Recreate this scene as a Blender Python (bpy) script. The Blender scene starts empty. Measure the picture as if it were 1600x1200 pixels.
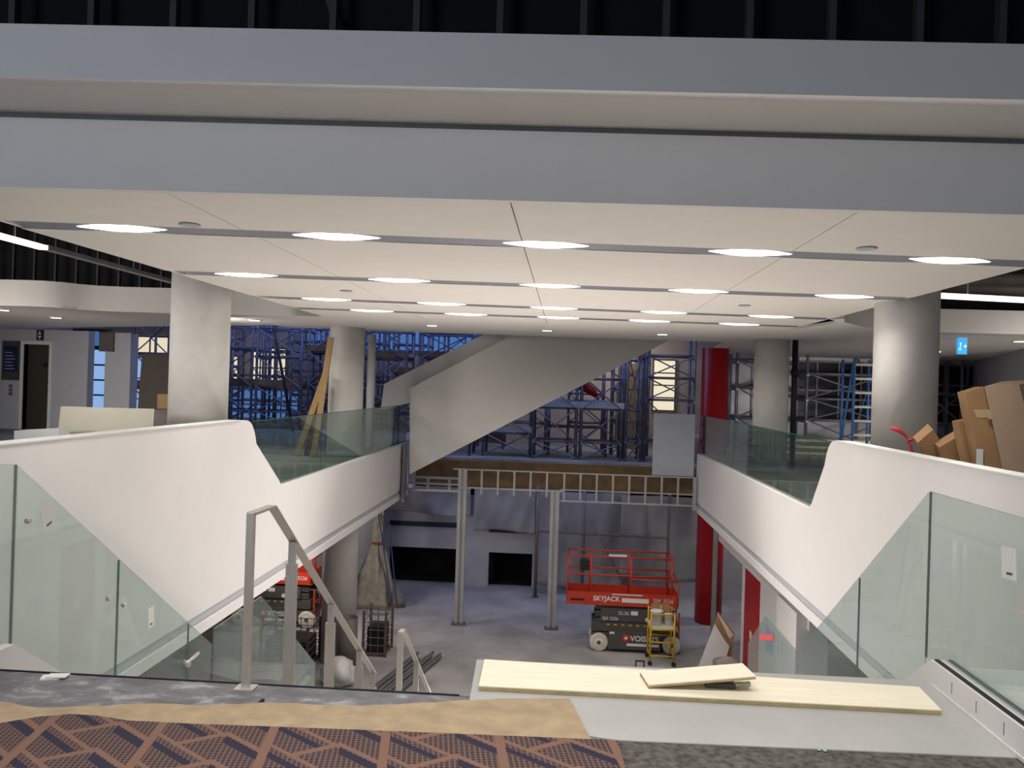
import bpy, bmesh, math, random
from mathutils import Vector, Matrix
random.seed(7)
SC = bpy.context.scene
COL = SC.collection
PI = math.pi

# ------------------------------------------------------------------ camera
FPX = 1300.0
yaw, pit, rol = math.atan(85 / 1300), math.atan(3 / 1300), math.radians(1.75)
EYE = Vector((0, 0, 1.6))
FW = Vector((-math.sin(yaw) * math.cos(pit), math.cos(yaw) * math.cos(pit), math.sin(pit)))
R0 = FW.cross(Vector((0, 0, 1))).normalized()
U0 = R0.cross(FW)
RT = math.cos(rol) * R0 + math.sin(rol) * U0
UP = math.cos(rol) * U0 - math.sin(rol) * R0
cd = bpy.data.cameras.new('camera')
cd.sensor_width = 36; cd.lens = FPX / 1600 * 36; cd.clip_end = 200
cam = bpy.data.objects.new('camera', cd); COL.objects.link(cam)
M = Matrix((RT, UP, -FW)).transposed().to_4x4(); M.translation = EYE
cam.matrix_world = M
SC.camera = cam

def at(px, py, axis, v):
    """world point seen at a pixel of the photograph on the plane axis = v"""
    D = FW + RT * ((px - 800) / FPX) - UP * ((py - 600) / FPX)
    i = 'XYZ'.index(axis)
    return EYE + D * ((v - EYE[i]) / D[i])

# ------------------------------------------------------------------ world, exposure, large lights
SC.view_settings.view_transform = 'Standard'
SC.view_settings.look = 'None'
SC.view_settings.gamma = 1
SC.view_settings.exposure = 0.04
SC.view_settings.use_curve_mapping = False
SC.cycles.transparent_max_bounces = 32
W = bpy.data.worlds.new('world'); SC.world = W; W.use_nodes = True
W.node_tree.nodes['Background'].inputs[0].default_value = (0.62, 0.72, 0.85, 1)
W.node_tree.nodes['Background'].inputs[1].default_value = 0.16

def area(name, loc, target, sx, sy, power, color):
    l = bpy.data.lights.new(name, 'AREA'); l.shape = 'RECTANGLE'; l.size = sx; l.size_y = sy
    l.energy = power; l.color = color
    o = bpy.data.objects.new(name, l); COL.objects.link(o); o.location = loc
    o.rotation_euler = (Vector(target) - Vector(loc)).to_track_quat('-Z', 'Y').to_euler()
    return o
WARM = (1.0, 0.925, 0.86)
COOL = (0.78, 0.88, 1.0)
BLUE = (0.34, 0.47, 1.0)
area('lobby_daylight', (-5.0, -3.5, 3.2), (-0.5, 4.6, 3.1), 3.0, 2.0, 150, COOL)
area('landing_fill', (0.0, 2.3, 4.5), (0.0, 2.9, 0.0), 5.0, 1.0, 88, WARM).data.spread = math.radians(95)  # added, unseen light from above that brightens the landing
area('stairwell_fill', (-0.5, 13.8, -4.3), (-0.4, 9.5, 2.75), 2.4, 0.6, 195, WARM).data.spread = math.radians(130)  # added fill hidden down the stairs, shining up at the ceiling panel
area('column_fill', (-6.2, 1.5, 2.1), (-5.05, 11.0, 1.75), 0.6, 0.6, 6.5, WARM).data.spread = math.radians(22)  # added narrow beam to brighten the front left column
area('open_ceiling_fill_right', (7.5, 7.0, 4.7), (8.5, 20.0, 0.4), 3, 1, 22, WARM)  # added unseen light to lift the right lobby floor and wall
area('bulkhead_fill_left', (-11.5, 7.5, 4.7), (-9.0, 14.5, 2.9), 3, 1, 34, WARM).data.spread = math.radians(70)  # added only to brighten the left bulkhead face
area('bulkhead_fill_right', (10.5, 8.5, 4.7), (8.5, 14.9, 2.9), 2, 1, 14, WARM).data.spread = math.radians(70)  # same added brightening for the right bulkhead
area('lobby_fill_left', (-10.0, 8.5, 0.9), (-11.5, 21.0, 1.2), 1.5, 1, 30, WARM).data.spread = math.radians(42)  # added off-frame fill for the left lobby walls
area('lobby_fill_right', (9.5, 8.5, 0.9), (8.0, 22.0, 1.2), 1.5, 1, 40, WARM).data.spread = math.radians(42)  # added off-frame fill for the right lobby walls
area('balcony_fill_left', (-7.0, 15.9, 2.55), (-4.8, 18.6, 1.0), 1, 1, 32, WARM)  # added fill behind the bulkhead, aimed at the second left column
area('lower_hall_fill_left', (-6.6, 18.6, -1.52), (-2.0, 24.6, -3.0), 1.0, 1.0, 120, WARM)  # added fill for the lower hall, hidden behind the left balcony wall
area('lower_hall_fill_right', (6.5, 22.6, -1.52), (0.0, 22.5, -3.6), 1.0, 1.0, 60, WARM)  # its added counterpart, hidden behind the right balcony wall
area('atrium_daylight_left', (-9.0, 25.0, 6.4), (-9.0, 29.0, 0.0), 7, 3, 235, BLUE)
area('atrium_daylight', (0.0, 24.6, 6.4), (0.0, 29.0, 0.0), 7, 3, 200, (0.42, 0.53, 1.0))
area('atrium_fill', (2.0, 30.5, 4.0), (1.0, 32.5, 0.0), 3, 1, 48, WARM)  # added warm fill on the atrium back wall
area('lower_hall_blue_fill', (-1.5, 23.6, -1.25), (-1.5, 23.9, -4.5), 6, 0.6, 13, (0.30, 0.40, 1.0))  # added blue light that tints the far part of the lower floor

# ------------------------------------------------------------------ helpers
class MB:
    def __init__(self): self.bm = bmesh.new()
    def box(self, x0, x1, y0, y1, z0, z1, rot=None, piv=None):
        vs = [self.bm.verts.new((x, y, z)) for x in (x0, x1) for y in (y0, y1) for z in (z0, z1)]
        for f in ((0, 1, 3, 2), (4, 6, 7, 5), (0, 4, 5, 1), (2, 3, 7, 6), (0, 2, 6, 4), (1, 5, 7, 3)):
            self.bm.faces.new([vs[i] for i in f])
        if rot is not None:
            p = Vector(piv) if piv else Vector(((x0 + x1) / 2, (y0 + y1) / 2, (z0 + z1) / 2))
            for v in vs: v.co = rot @ (v.co - p) + p
        return self
    def prism(self, poly, axis, a, b):
        def mk(p, c):
            if axis == 'X': return (c, p[0], p[1])
            if axis == 'Y': return (p[0], c, p[1])
            return (p[0], p[1], c)
        A = [self.bm.verts.new(mk(p, a)) for p in poly]
        B = [self.bm.verts.new(mk(p, b)) for p in poly]
        n = len(poly)
        self.bm.faces.new(A); self.bm.faces.new(list(reversed(B)))
        for i in range(n): self.bm.faces.new((A[i], B[i], B[(i + 1) % n], A[(i + 1) % n]))
        return self
    def slab(self, pts, d):
        """planar polygon of 3D points given thickness along vector d"""
        d = Vector(d)
        A = [self.bm.verts.new(Vector(p)) for p in pts]
        B = [self.bm.verts.new(Vector(p) + d) for p in pts]
        n = len(pts)
        self.bm.faces.new(A); self.bm.faces.new(list(reversed(B)))
        for i in range(n): self.bm.faces.new((A[i], B[i], B[(i + 1) % n], A[(i + 1) % n]))
        return self
    def tube(self, p0, p1, r, n=8, r1=None):
        p0, p1 = Vector(p0), Vector(p1); r1 = r if r1 is None else r1
        d = (p1 - p0).normalized()
        a = d.orthogonal().normalized(); b = d.cross(a)
        A, B = [], []
        for i in range(n):
            t = 2 * PI * i / n; q = a * math.cos(t) + b * math.sin(t)
            A.append(self.bm.verts.new(p0 + q * r)); B.append(self.bm.verts.new(p1 + q * r1))
        self.bm.faces.new(A); self.bm.faces.new(list(reversed(B)))
        for i in range(n):
            f = self.bm.faces.new((A[i], B[i], B[(i + 1) % n], A[(i + 1) % n])); f.smooth = n > 6
        return self
    def bar(self, p0, p1, w, h, up=(0, 0, 1)):
        p0, p1 = Vector(p0), Vector(p1); d = (p1 - p0).normalized()
        s = d.cross(Vector(up))
        if s.length < 1e-4: s = Vector((1, 0, 0))
        s.normalize(); u = s.cross(d)
        c = [(-1, -1), (1, -1), (1, 1), (-1, 1)]
        A = [self.bm.verts.new(p0 + s * (w / 2 * i) + u * (h / 2 * j)) for i, j in c]
        B = [self.bm.verts.new(p1 + s * (w / 2 * i) + u * (h / 2 * j)) for i, j in c]
        self.bm.faces.new(A); self.bm.faces.new(list(reversed(B)))
        for i in range(4): self.bm.faces.new((A[i], B[i], B[(i + 1) % 4], A[(i + 1) % 4]))
        return self
    def path(self, pts, w, h, up=(1, 0, 0)):
        for a, b in zip(pts[:-1], pts[1:]): self.bar(a, b, w, h, up)
        return self
    def lathe(self, c, prof, n=32, axis='Z'):
        c = Vector(c); rings = []
        for r, h in prof:
            ring = []
            for i in range(n):
                t = 2 * PI * i / n
                if axis == 'Z': p = Vector((r * math.cos(t), r * math.sin(t), h))
                elif axis == 'Y': p = Vector((r * math.cos(t), h, r * math.sin(t)))
                else: p = Vector((h, r * math.cos(t), r * math.sin(t)))
                ring.append(self.bm.verts.new(c + p))
            rings.append(ring)
        for A, B in zip(rings[:-1], rings[1:]):
            for i in range(n):
                f = self.bm.faces.new((A[i], A[(i + 1) % n], B[(i + 1) % n], B[i])); f.smooth = True
        self.bm.faces.new(rings[0]); self.bm.faces.new(rings[-1])
        return self
    def ell(self, c, rx, ry, rz, seg=20, rings=10, rot=None, pw=1.0):
        c = Vector(c); g = []
        for j in range(1, rings):
            ph = PI * j / rings; ring = []
            for i in range(seg):
                t = 2 * PI * i / seg
                x, y = math.cos(t), math.sin(t)
                if pw != 1: y = math.copysign(abs(y) ** pw, y)
                p = Vector((rx * math.sin(ph) * x, ry * math.sin(ph) * y, rz * math.cos(ph)))
                if rot is not None: p = rot @ p
                ring.append(self.bm.verts.new(c + p))
            g.append(ring)
        top, bot = Vector((0, 0, rz)), Vector((0, 0, -rz))
        if rot is not None: top, bot = rot @ top, rot @ bot
        tv, bv = self.bm.verts.new(c + top), self.bm.verts.new(c + bot)
        for i in range(seg):
            k = (i + 1) % seg
            self.bm.faces.new((tv, g[0][i], g[0][k])).smooth = True
            self.bm.faces.new((bv, g[-1][k], g[-1][i])).smooth = True
            for A, B in zip(g[:-1], g[1:]): self.bm.faces.new((A[i], B[i], B[k], A[k])).smooth = True
        return self
    def sheet(self, nu, nv, fn, th=(0, 0.01, 0)):
        """a grid surface fn(u,v) given thickness"""
        th = Vector(th); L = []
        for off in (Vector((0, 0, 0)), th):
            L.append([[self.bm.verts.new(Vector(fn(i / nu, j / nv)) + off) for j in range(nv + 1)] for i in range(nu + 1)])
        for k in (0, 1):
            for i in range(nu):
                for j in range(nv):
                    g = L[k]
                    f = self.bm.faces.new((g[i][j], g[i + 1][j], g[i + 1][j + 1], g[i][j + 1])); f.smooth = True
        a, b = L
        for i in range(nu):
            for j in (0, nv): self.bm.faces.new((a[i][j], a[i + 1][j], b[i + 1][j], b[i][j]))
        for j in range(nv):
            for i in (0, nu): self.bm.faces.new((a[i][j], a[i][j + 1], b[i][j + 1], b[i][j]))
        return self

def obj(name, mb, mat, parent=None, label=None, bevel=0.0):
    bm = mb.bm
    bmesh.ops.recalc_face_normals(bm, faces=bm.faces[:])
    if bevel:
        bmesh.ops.bevel(bm, geom=[e for e in bm.edges if e.calc_face_angle(0) > 0.6], offset=bevel, segments=2, affect='EDGES', profile=0.6)
    off = Vector((0, 0, 0))
    xs = [v.co for v in bm.verts]
    lo = Vector((min(c.x for c in xs), min(c.y for c in xs), min(c.z for c in xs)))
    hi = Vector((max(c.x for c in xs), max(c.y for c in xs), max(c.z for c in xs)))
    off = Vector(((lo.x + hi.x) / 2, (lo.y + hi.y) / 2, lo.z))
    for v in bm.verts: v.co -= off
    me = bpy.data.meshes.new(name); bm.to_mesh(me); bm.free()
    me.materials.append(mat)
    o = bpy.data.objects.new(name, me); COL.objects.link(o); o.location = off
    if parent is not None:
        o.parent = parent
        base = parent.get('_base') or (0, 0, 0)
        o.matrix_parent_inverse = Matrix.Translation(-Vector(base))
    o['_base'] = tuple(off)
    if label: o['label'] = label
    return o
def thing(name, label, cat, loc=(0, 0, 0), group=None):
    o = bpy.data.objects.new(name, None); COL.objects.link(o); o.location = loc; o['_base'] = tuple(loc)
    o.empty_display_size = 0.2
    o['label'] = label; o['category'] = cat
    if group: o['group'] = group
    return o
def tag(o, label, cat, group=None):
    o['label'] = label; o['category'] = cat
    if group: o['group'] = group
    return o
def struct(name, mb, mat, parent=None, bevel=0.0):
    o = obj(name, mb, mat, parent, bevel=bevel)
    if parent is None: o['kind'] = 'structure'
    return o
def kids(o): return [c for c in bpy.data.objects if c.parent == o]
def dup(root, loc, rotz=0, label=None):
    def cp(o, par):
        c = o.copy(); COL.objects.link(c)
        if par is not None:
            c.parent = par; c.matrix_parent_inverse = o.matrix_parent_inverse.copy()
        for k in kids(o):
            if k is not c: cp(k, c)
        return c
    src = [k for k in kids(root)]
    r = root.copy(); COL.objects.link(r); r.location = loc; r.rotation_euler = (0, 0, rotz)
    for k in src: cp(k, r)
    if label: r['label'] = label
    return r

# ------------------------------------------------------------------ materials
class Nd:
    """tiny wrapper: arithmetic on shader sockets"""
    def __init__(s, nt, sock): s.nt, s.k = nt, sock
    def op(s, o, b=None, c=None):
        n = s.nt.nodes.new('ShaderNodeMath'); n.operation = o
        s.nt.links.new(s.k, n.inputs[0])
        for i, q in ((1, b), (2, c)):
            if q is None: continue
            if isinstance(q, Nd): s.nt.links.new(q.k, n.inputs[i])
            else: n.inputs[i].default_value = q
        return Nd(s.nt, n.outputs[0])
    def __add__(s, b): return s.op('ADD', b)
    def __sub__(s, b): return s.op('SUBTRACT', b)
    def __mul__(s, b): return s.op('MULTIPLY', b)
    def frac(s): return s.op('FRACT')
    def abs(s): return s.op('ABSOLUTE')
    def lt(s, b): return s.op('LESS_THAN', b)
    def gt(s, b): return s.op('GREATER_THAN', b)
    def max(s, b): return s.op('MAXIMUM', b)

def base(name):
    m = bpy.data.materials.new(name); m.use_nodes = True
    nt = m.node_tree; return m, nt, nt.nodes['Principled BSDF']
def mat(name, col, rough=0.6, metal=0.0, var=0.08, scale=3.0, bump=0.0, bscale=60.0, spec=0.4, stretch=None):
    m, nt, b = base(name)
    tc = nt.nodes.new('ShaderNodeTexCoord')
    src = tc.outputs['Object']
    if stretch:
        mp = nt.nodes.new('ShaderNodeMapping'); mp.inputs['Scale'].default_value = stretch
        nt.links.new(src, mp.inputs[0]); src = mp.outputs[0]
    nz = nt.nodes.new('ShaderNodeTexNoise'); nz.inputs['Scale'].default_value = scale; nz.inputs['Detail'].default_value = 5
    nt.links.new(src, nz.inputs['Vector'])
    cr = nt.nodes.new('ShaderNodeValToRGB')
    cr.color_ramp.elements[0].position = 0.3; cr.color_ramp.elements[1].position = 0.7
    cr.color_ramp.elements[0].color = tuple(c * (1 - var) for c in col) + (1,)
    cr.color_ramp.elements[1].color = tuple(min(1, c * (1 + var)) for c in col) + (1,)
    nt.links.new(nz.outputs[0], cr.inputs[0]); nt.links.new(cr.outputs[0], b.inputs['Base Color'])
    b.inputs['Roughness'].default_value = rough; b.inputs['Metallic'].default_value = metal
    b.inputs['Specular IOR Level'].default_value = spec
    if bump:
        n2 = nt.nodes.new('ShaderNodeTexNoise'); n2.inputs['Scale'].default_value = bscale; n2.inputs['Detail'].default_value = 3
        nt.links.new(src, n2.inputs['Vector'])
        bp = nt.nodes.new('ShaderNodeBump'); bp.inputs['Strength'].default_value = bump; bp.inputs['Distance'].default_value = 0.01
        nt.links.new(n2.outputs[0], bp.inputs['Height']); nt.links.new(bp.outputs[0], b.inputs['Normal'])
    return m
def glow(name, col, s):
    m, nt, b = base(name)
    b.inputs['Base Color'].default_value = (*[c * .5 for c in col], 1)
    b.inputs['Emission Color'].default_value = (*col, 1); b.inputs['Emission Strength'].default_value = s
    return m
def glass(name, tint, haze, hazecol):
    m = bpy.data.materials.new(name); m.use_nodes = True; nt = m.node_tree; nt.nodes.clear()
    out = nt.nodes.new('ShaderNodeOutputMaterial')
    tr = nt.nodes.new('ShaderNodeBsdfTransparent'); tr.inputs[0].default_value = (*tint, 1)
    df = nt.nodes.new('ShaderNodeBsdfDiffuse'); df.inputs[0].default_value = (*hazecol, 1)
    gl = nt.nodes.new('ShaderNodeBsdfGlossy'); gl.inputs['Roughness'].default_value = 0.02
    fr = nt.nodes.new('ShaderNodeFresnel')
    ge = nt.nodes.new('ShaderNodeNewGeometry'); io = nt.nodes.new('ShaderNodeMapRange')   # same index entering and leaving the pane
    io.inputs['To Min'].default_value = 1.5; io.inputs['To Max'].default_value = 1 / 1.5
    nt.links.new(ge.outputs['Backfacing'], io.inputs[0]); nt.links.new(io.outputs[0], fr.inputs[0])
    tc = nt.nodes.new('ShaderNodeTexCoord')
    nz = nt.nodes.new('ShaderNodeTexNoise'); nz.inputs['Scale'].default_value = 1.3; nz.inputs['Detail'].default_value = 4
    mr = nt.nodes.new('ShaderNodeMapRange'); mr.inputs['To Min'].default_value = haze * 0.5; mr.inputs['To Max'].default_value = haze * 1.5
    nt.links.new(tc.outputs['Object'], nz.inputs['Vector']); nt.links.new(nz.outputs[0], mr.inputs[0])
    m1 = nt.nodes.new('ShaderNodeMixShader'); m2 = nt.nodes.new('ShaderNodeMixShader')
    nt.links.new(mr.outputs[0], m1.inputs[0]); nt.links.new(tr.outputs[0], m1.inputs[1]); nt.links.new(df.outputs[0], m1.inputs[2])
    nt.links.new(fr.outputs[0], m2.inputs[0]); nt.links.new(m1.outputs[0], m2.inputs[1]); nt.links.new(gl.outputs[0], m2.inputs[2])
    nt.links.new(m2.outputs[0], out.inputs[0])
    return m

WHITE = mat('white_painted_drywall', (0.80, 0.78, 0.77), 0.7, var=0.015, bump=0.02)
SOFFIT = mat('off_white_soffit', (0.84, 0.805, 0.76), 0.75, var=0.015)
PANEL = mat('acoustic_ceiling_panel', (0.84, 0.795, 0.73), 0.8, var=0.015)
LOBBYW = mat('grey_lobby_paint', (0.50, 0.51, 0.55), 0.7, var=0.03)
DARK = mat('black_plenum', (0.012, 0.012, 0.015), 0.9)
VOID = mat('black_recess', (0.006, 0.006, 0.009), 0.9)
STUDM = mat('galvanised_steel_stud', (0.46, 0.46, 0.47), 0.45, 0.55, var=0.1)
VSTUD = mat('dim_void_stud', (0.075, 0.075, 0.08), 0.7, var=0.1)  # steel stud darkened: the dimness of the void is put into its colour
DSTUD = mat('dusty_dark_stud', (0.20, 0.20, 0.21), 0.6, 0.2, var=0.1)
CONC = mat('column_concrete', (0.62, 0.60, 0.57), 0.85, var=0.06, scale=4, bump=0.15, bscale=40)
SLABC = mat('white_floor_screed', (0.43, 0.435, 0.43), 0.75, var=0.07, scale=2.5, bump=0.04)
LFLOOR = mat('dusty_slab', (0.38, 0.37, 0.37), 0.8, var=0.3, scale=0.9, bump=0.1, bscale=20)
ROUGH = mat('scraped_adhesive_floor', (0.10, 0.095, 0.085), 0.9, var=0.55, scale=28, bump=0.9, bscale=70)
FELT = mat('tan_jute_underlay', (0.40, 0.31, 0.20), 0.95, var=0.14, scale=9, bump=0.3, bscale=160)
PLY = mat('pale_plywood', (0.93, 0.87, 0.70), 0.6, var=0.05, scale=3, stretch=(1, 9, 9))
PLYE = mat('plywood_edge', (0.42, 0.33, 0.16), 0.7, var=0.2, scale=8)
STEEL = mat('brushed_stainless', (0.60, 0.56, 0.50), 0.42, 0.75, var=0.06, scale=12, stretch=(8, 8, 1))
RED = mat('red_machine_paint', (0.50, 0.042, 0.018), 0.4, var=0.06)
REDC = mat('red_column_paint', (0.44, 0.008, 0.012), 0.35, var=0.04)
MGREY = mat('dark_machine_grey', (0.075, 0.07, 0.065), 0.55, var=0.12)
RUBBER = mat('off_white_tyre', (0.62, 0.58, 0.48), 0.8, var=0.1, scale=9)
BLACK = mat('black_plastic', (0.015, 0.015, 0.018), 0.5)
YEL = mat('yellow_enamel', (0.62, 0.36, 0.02), 0.45, var=0.08)
BUCK = mat('white_plastic', (0.78, 0.78, 0.76), 0.45, var=0.03)
LABELW = mat('white_decal', (0.72, 0.72, 0.70), 0.6, var=0.03)
TARP = mat('grey_tarpaulin', (0.25, 0.25, 0.26), 0.6, var=0.14, scale=2.2, bump=0.3, bscale=8)
BTARP = mat('beige_tarpaulin', (0.52, 0.41, 0.32), 0.7, var=0.14, scale=1.2)
BROWN = mat('brown_plywood_hoarding', (0.24, 0.15, 0.06), 0.8, var=0.2, scale=4)
BOARDG = mat('grey_block_wall', (0.42, 0.42, 0.46), 0.8, var=0.06)
SCAF = mat('blue_grey_scaffold_tube', (0.13, 0.135, 0.22), 0.45, 0.35, var=0.25, scale=6)
SCAFG = mat('grey_scaffold_tube', (0.20, 0.20, 0.25), 0.45, 0.45, var=0.25, scale=6)
DECK = mat('dirty_scaffold_plank', (0.13, 0.085, 0.065), 0.85, var=0.3, scale=5)
DECKB = mat('aluminium_scaffold_deck', (0.45, 0.50, 0.60), 0.5, 0.3, var=0.15)
CARD = mat('brown_cardboard', (0.40, 0.235, 0.115), 0.85, var=0.07, scale=4)
CARDL = mat('pale_cardboard', (0.52, 0.37, 0.25), 0.85, var=0.06, scale=4)
TAPE = mat('packing_tape', (0.60, 0.45, 0.25), 0.35, var=0.03)
PAPER = mat('white_paper', (0.78, 0.79, 0.77), 0.8, var=0.03)
PALEB = mat('pale_gypsum_board', (0.70, 0.66, 0.54), 0.8, var=0.03)
ELEV = mat('bronze_elevator_door', (0.10, 0.085, 0.065), 0.4, 0.5, var=0.06)
LADB = mat('blue_ladder_paint', (0.05, 0.16, 0.42), 0.5, var=0.1)
TIMBER = mat('sawn_timber', (0.34, 0.22, 0.10), 0.8, var=0.15, scale=6, stretch=(9, 9, 1))
REDP = mat('red_marking_paint', (0.70, 0.02, 0.04), 0.6)
LENS = glow('lit_lamp_lens', (1.0, 0.985, 0.96), 7.0)
TROUGH = mat('light_strip_channel', (0.26, 0.27, 0.32), 0.45, 0.2, var=0.03)
DLENS = glow('downlight_lens', (1.0, 0.95, 0.88), 5.0)
TUBEM = glow('fluorescent_tube', (1.0, 0.95, 0.85), 1.8)
CREAMW = glow('lit_window_cream', (1.0, 0.88, 0.62), 0.75)
BLUEW = glow('glowing_blue_pane', (0.10, 0.26, 0.66), 0.5)
PALEW = glow('dusk_window_pale', (0.34, 0.55, 0.95), 0.75)
GREENF = mat('teal_window_frame', (0.01, 0.10, 0.10), 0.5)
DGLASS = mat('dark_window_glass', (0.012, 0.012, 0.022), 0.12, spec=0.6)
GLASS = glass('green_tinted_glass', (0.885, 0.945, 0.93), 0.12, (0.66, 0.76, 0.73))
GLASSF = glass('grey_green_glass', (0.70, 0.80, 0.77), 0.03, (0.34, 0.44, 0.42))
GEDGE = mat('glass_edge_green', (0.02, 0.10, 0.07), 0.2)
SEAL = mat('black_seal', (0.01, 0.01, 0.012), 0.6)
PIPE = mat('dull_grey_pipe', (0.16, 0.14, 0.13), 0.6, 0.3, var=0.15)
BAGM = mat('clear_white_polythene', (0.62, 0.60, 0.60), 0.35, var=0.1, scale=5)
CANVAS = mat('olive_dust_sheet', (0.26, 0.24, 0.20), 0.9, var=0.25, scale=6)

def floor_landing_mat():
    m, nt, b = base('grey_trowelled_landing')
    tc = nt.nodes.new('ShaderNodeTexCoord')
    mp = nt.nodes.new('ShaderNodeMapping'); mp.inputs['Scale'].default_value = (1, 1.6, 1)
    nt.links.new(tc.outputs['Object'], mp.inputs[0])
    nz = nt.nodes.new('ShaderNodeTexNoise'); nz.inputs['Scale'].default_value = 5.5; nz.inputs['Detail'].default_value = 12; nz.inputs['Roughness'].default_value = 0.66; nz.inputs['Distortion'].default_value = 0.4
    nt.links.new(mp.outputs[0], nz.inputs['Vector'])
    cr = nt.nodes.new('ShaderNodeValToRGB'); e = cr.color_ramp.elements
    e[0].position = 0.36; e[0].color = (0.10, 0.10, 0.112, 1)
    e[1].position = 0.54; e[1].color = (0.17, 0.17, 0.19, 1)
    q = e.new(0.64); q.color = (0.35, 0.35, 0.37, 1)
    nt.links.new(nz.outputs[0], cr.inputs[0]); nt.links.new(cr.outputs[0], b.inputs['Base Color'])
    b.inputs['Roughness'].default_value = 0.6
    return m
LAND = floor_landing_mat()

def carpet_mat():
    m, nt, b = base('patterned_carpet')
    ge = nt.nodes.new('ShaderNodeNewGeometry')
    mp = nt.nodes.new('ShaderNodeMapping'); mp.vector_type = 'POINT'
    mp.inputs['Rotation'].default_value = (0, 0, math.radians(-9.4))
    nt.links.new(ge.outputs['Position'], mp.inputs[0])
    sp = nt.nodes.new('ShaderNodeSeparateXYZ'); nt.links.new(mp.outputs[0], sp.inputs[0])
    u, v = Nd(nt, sp.outputs[0]), Nd(nt, sp.outputs[1])
    P = 0.5
    uu = ((u + 5.145) * (1 / P))
    c = uu.frac()
    line = c.lt(0.04).max(c.gt(0.96))
    # chevrons: each cell carries arrow-like tan lines; navy flanks sit just inside their elbows
    tri = (c - 0.62).abs() * 1.6
    vv = (v + 9) + u * 0.25
    za = (vv + tri * 0.24) * (1 / 0.27)
    zb = (vv - tri * 0.24) * (1 / 0.27)
    tan1 = (za.frac() - 0.5).abs().lt(0.075).op('MULTIPLY', c.gt(0.22))
    tan2 = ((zb + 0.1).frac() - 0.5).abs().lt(0.06).op('MULTIPLY', c.lt(0.62))
    nav1 = ((za + 0.22).frac() - 0.5).abs().lt(0.12).op('MULTIPLY', c.gt(0.62))
    nav2 = ((zb + 0.42).frac() - 0.5).abs().lt(0.09).op('MULTIPLY', c.lt(0.45))
    dots = (u * 45).frac().lt(0.7).op('MULTIPLY', (v * 45).frac().lt(0.74))
    tan = line.max(tan1).max(tan2)
    nav = nav1.max(nav2)
    def mix(fac, a, bb):
        n = nt.nodes.new('ShaderNodeMix'); n.data_type = 'RGBA'
        nt.links.new(fac.k, n.inputs[0])
        for i, q in ((6, a), (7, bb)):
            if isinstance(q, tuple): n.inputs[i].default_value = (*q, 1)
            else: nt.links.new(q, n.inputs[i])
        return n.outputs[2]
    bg = mix(dots, (0.17, 0.10, 0.075), (0.030, 0.022, 0.036))
    x = mix(nav, bg, (0.020, 0.017, 0.040))
    x = mix(tan, x, (0.205, 0.112, 0.080))
    nt.links.new(x, b.inputs['Base Color']); b.inputs['Roughness'].default_value = 0.95
    nz = nt.nodes.new('ShaderNodeTexNoise'); nz.inputs['Scale'].default_value = 220
    bp = nt.nodes.new('ShaderNodeBump'); bp.inputs['Strength'].default_value = 0.5; bp.inputs['Distance'].default_value = 0.004
    nt.links.new(ge.outputs['Position'], nz.inputs['Vector']); nt.links.new(nz.outputs[0], bp.inputs['Height'])
    nt.links.new(bp.outputs[0], b.inputs['Normal'])
    return m
CARPET = carpet_mat()

# ================================================================== THE SETTING
XL, XR = -4.2, 3.35            # faces of the two balcony walls
# --- landing
struct('floor_landing', MB().box(-16, 2.06, -6, 4.25, -0.35, 0.0).box(2.06, 16, -6, 3.6, -0.35, 0.0), LAND)
struct('floor_ledge', MB().box(2.2, 2.75, 3.6, 5.05, -0.35, 0.03), PAPER)
struct('trim_1', MB().box(-3.15, -0.5, 4.252, 4.262, -0.12, 0.006), SEAL)
# white screed topping on the right of the landing
struct('floor_screed', MB().prism([(0.28, 3.80), (2.06, 3.86), (2.06, 4.84), (-0.47, 4.80), (-0.43, 3.95)], 'Z', -0.30, 0.012), SLABC, bevel=0.004)
struct('floor_scraped', MB().box(0.2, 2.06, 3.54, 3.86, -0.002, 0.006), ROUGH)
struct('floor_behind_landing', MB().box(-16, 16, -6, 2.0, 0.0, 0.004), LFLOOR)
# --- stairs
def flight(y0, z0, n, run, rise, x0, x1):
    poly = [(y0, z0)]
    y, z = y0, z0
    for i in range(n):
        z -= rise; poly.append((y, z)); y += run; poly.append((y, z))
    poly += [(y, z - 0.25), (y0, z0 - 0.45)]
    return MB().prism(poly, 'X', x0, x1)
struct('floor_stair_upper', flight(4.255, -0.0, 10, 0.25, 0.17, -3.12, 2.02), LFLOOR)
struct('floor_stair_landing', MB().box(-3.12, 2.02, 6.755, 8.75, -1.95, -1.70), LFLOOR)
struct('floor_stair_lower', flight(8.752, -1.70, 16, 0.257, 0.175, -3.12, 2.02), LFLOOR)
# kerbs that carry the glass
def kerb(x0, x1, h, y0, ys):
    s = 0.68
    zt = lambda y: h - s * (y - ys)
    return MB().prism([(y0, h), (ys, h), (7.45, zt(7.45)), (8.75, zt(7.45)), (12.8, zt(7.45) - s * 4.05), (12.8, zt(7.45) - s * 4.05 - 0.5),
                       (8.75, zt(7.45) - 0.5), (7.45, zt(7.45) - 0.45), (ys, -0.34), (y0, -0.34)], 'X', x0, x1)
kr = struct('trim_2', kerb(2.06, 2.20, 0.155, 1.0, 4.76), WHITE)
kl = struct('trim_3', kerb(-3.28, -3.14, 0.02, 2.0, 4.62), WHITE)
obj('cap_channel', MB().box(2.075, 2.10, 1.0, 4.75, 0.155, 0.162).box(2.15, 2.17, 1.0, 4.75, 0.155, 0.163), SEAL, kr)
jl = MB()
for i in range(5): jl.box(2.0585, 2.06, 4.50 - i * 0.26, 4.504 - i * 0.26, 0.06, 0.12)
obj('joint_marks', jl, MGREY, kr)
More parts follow.
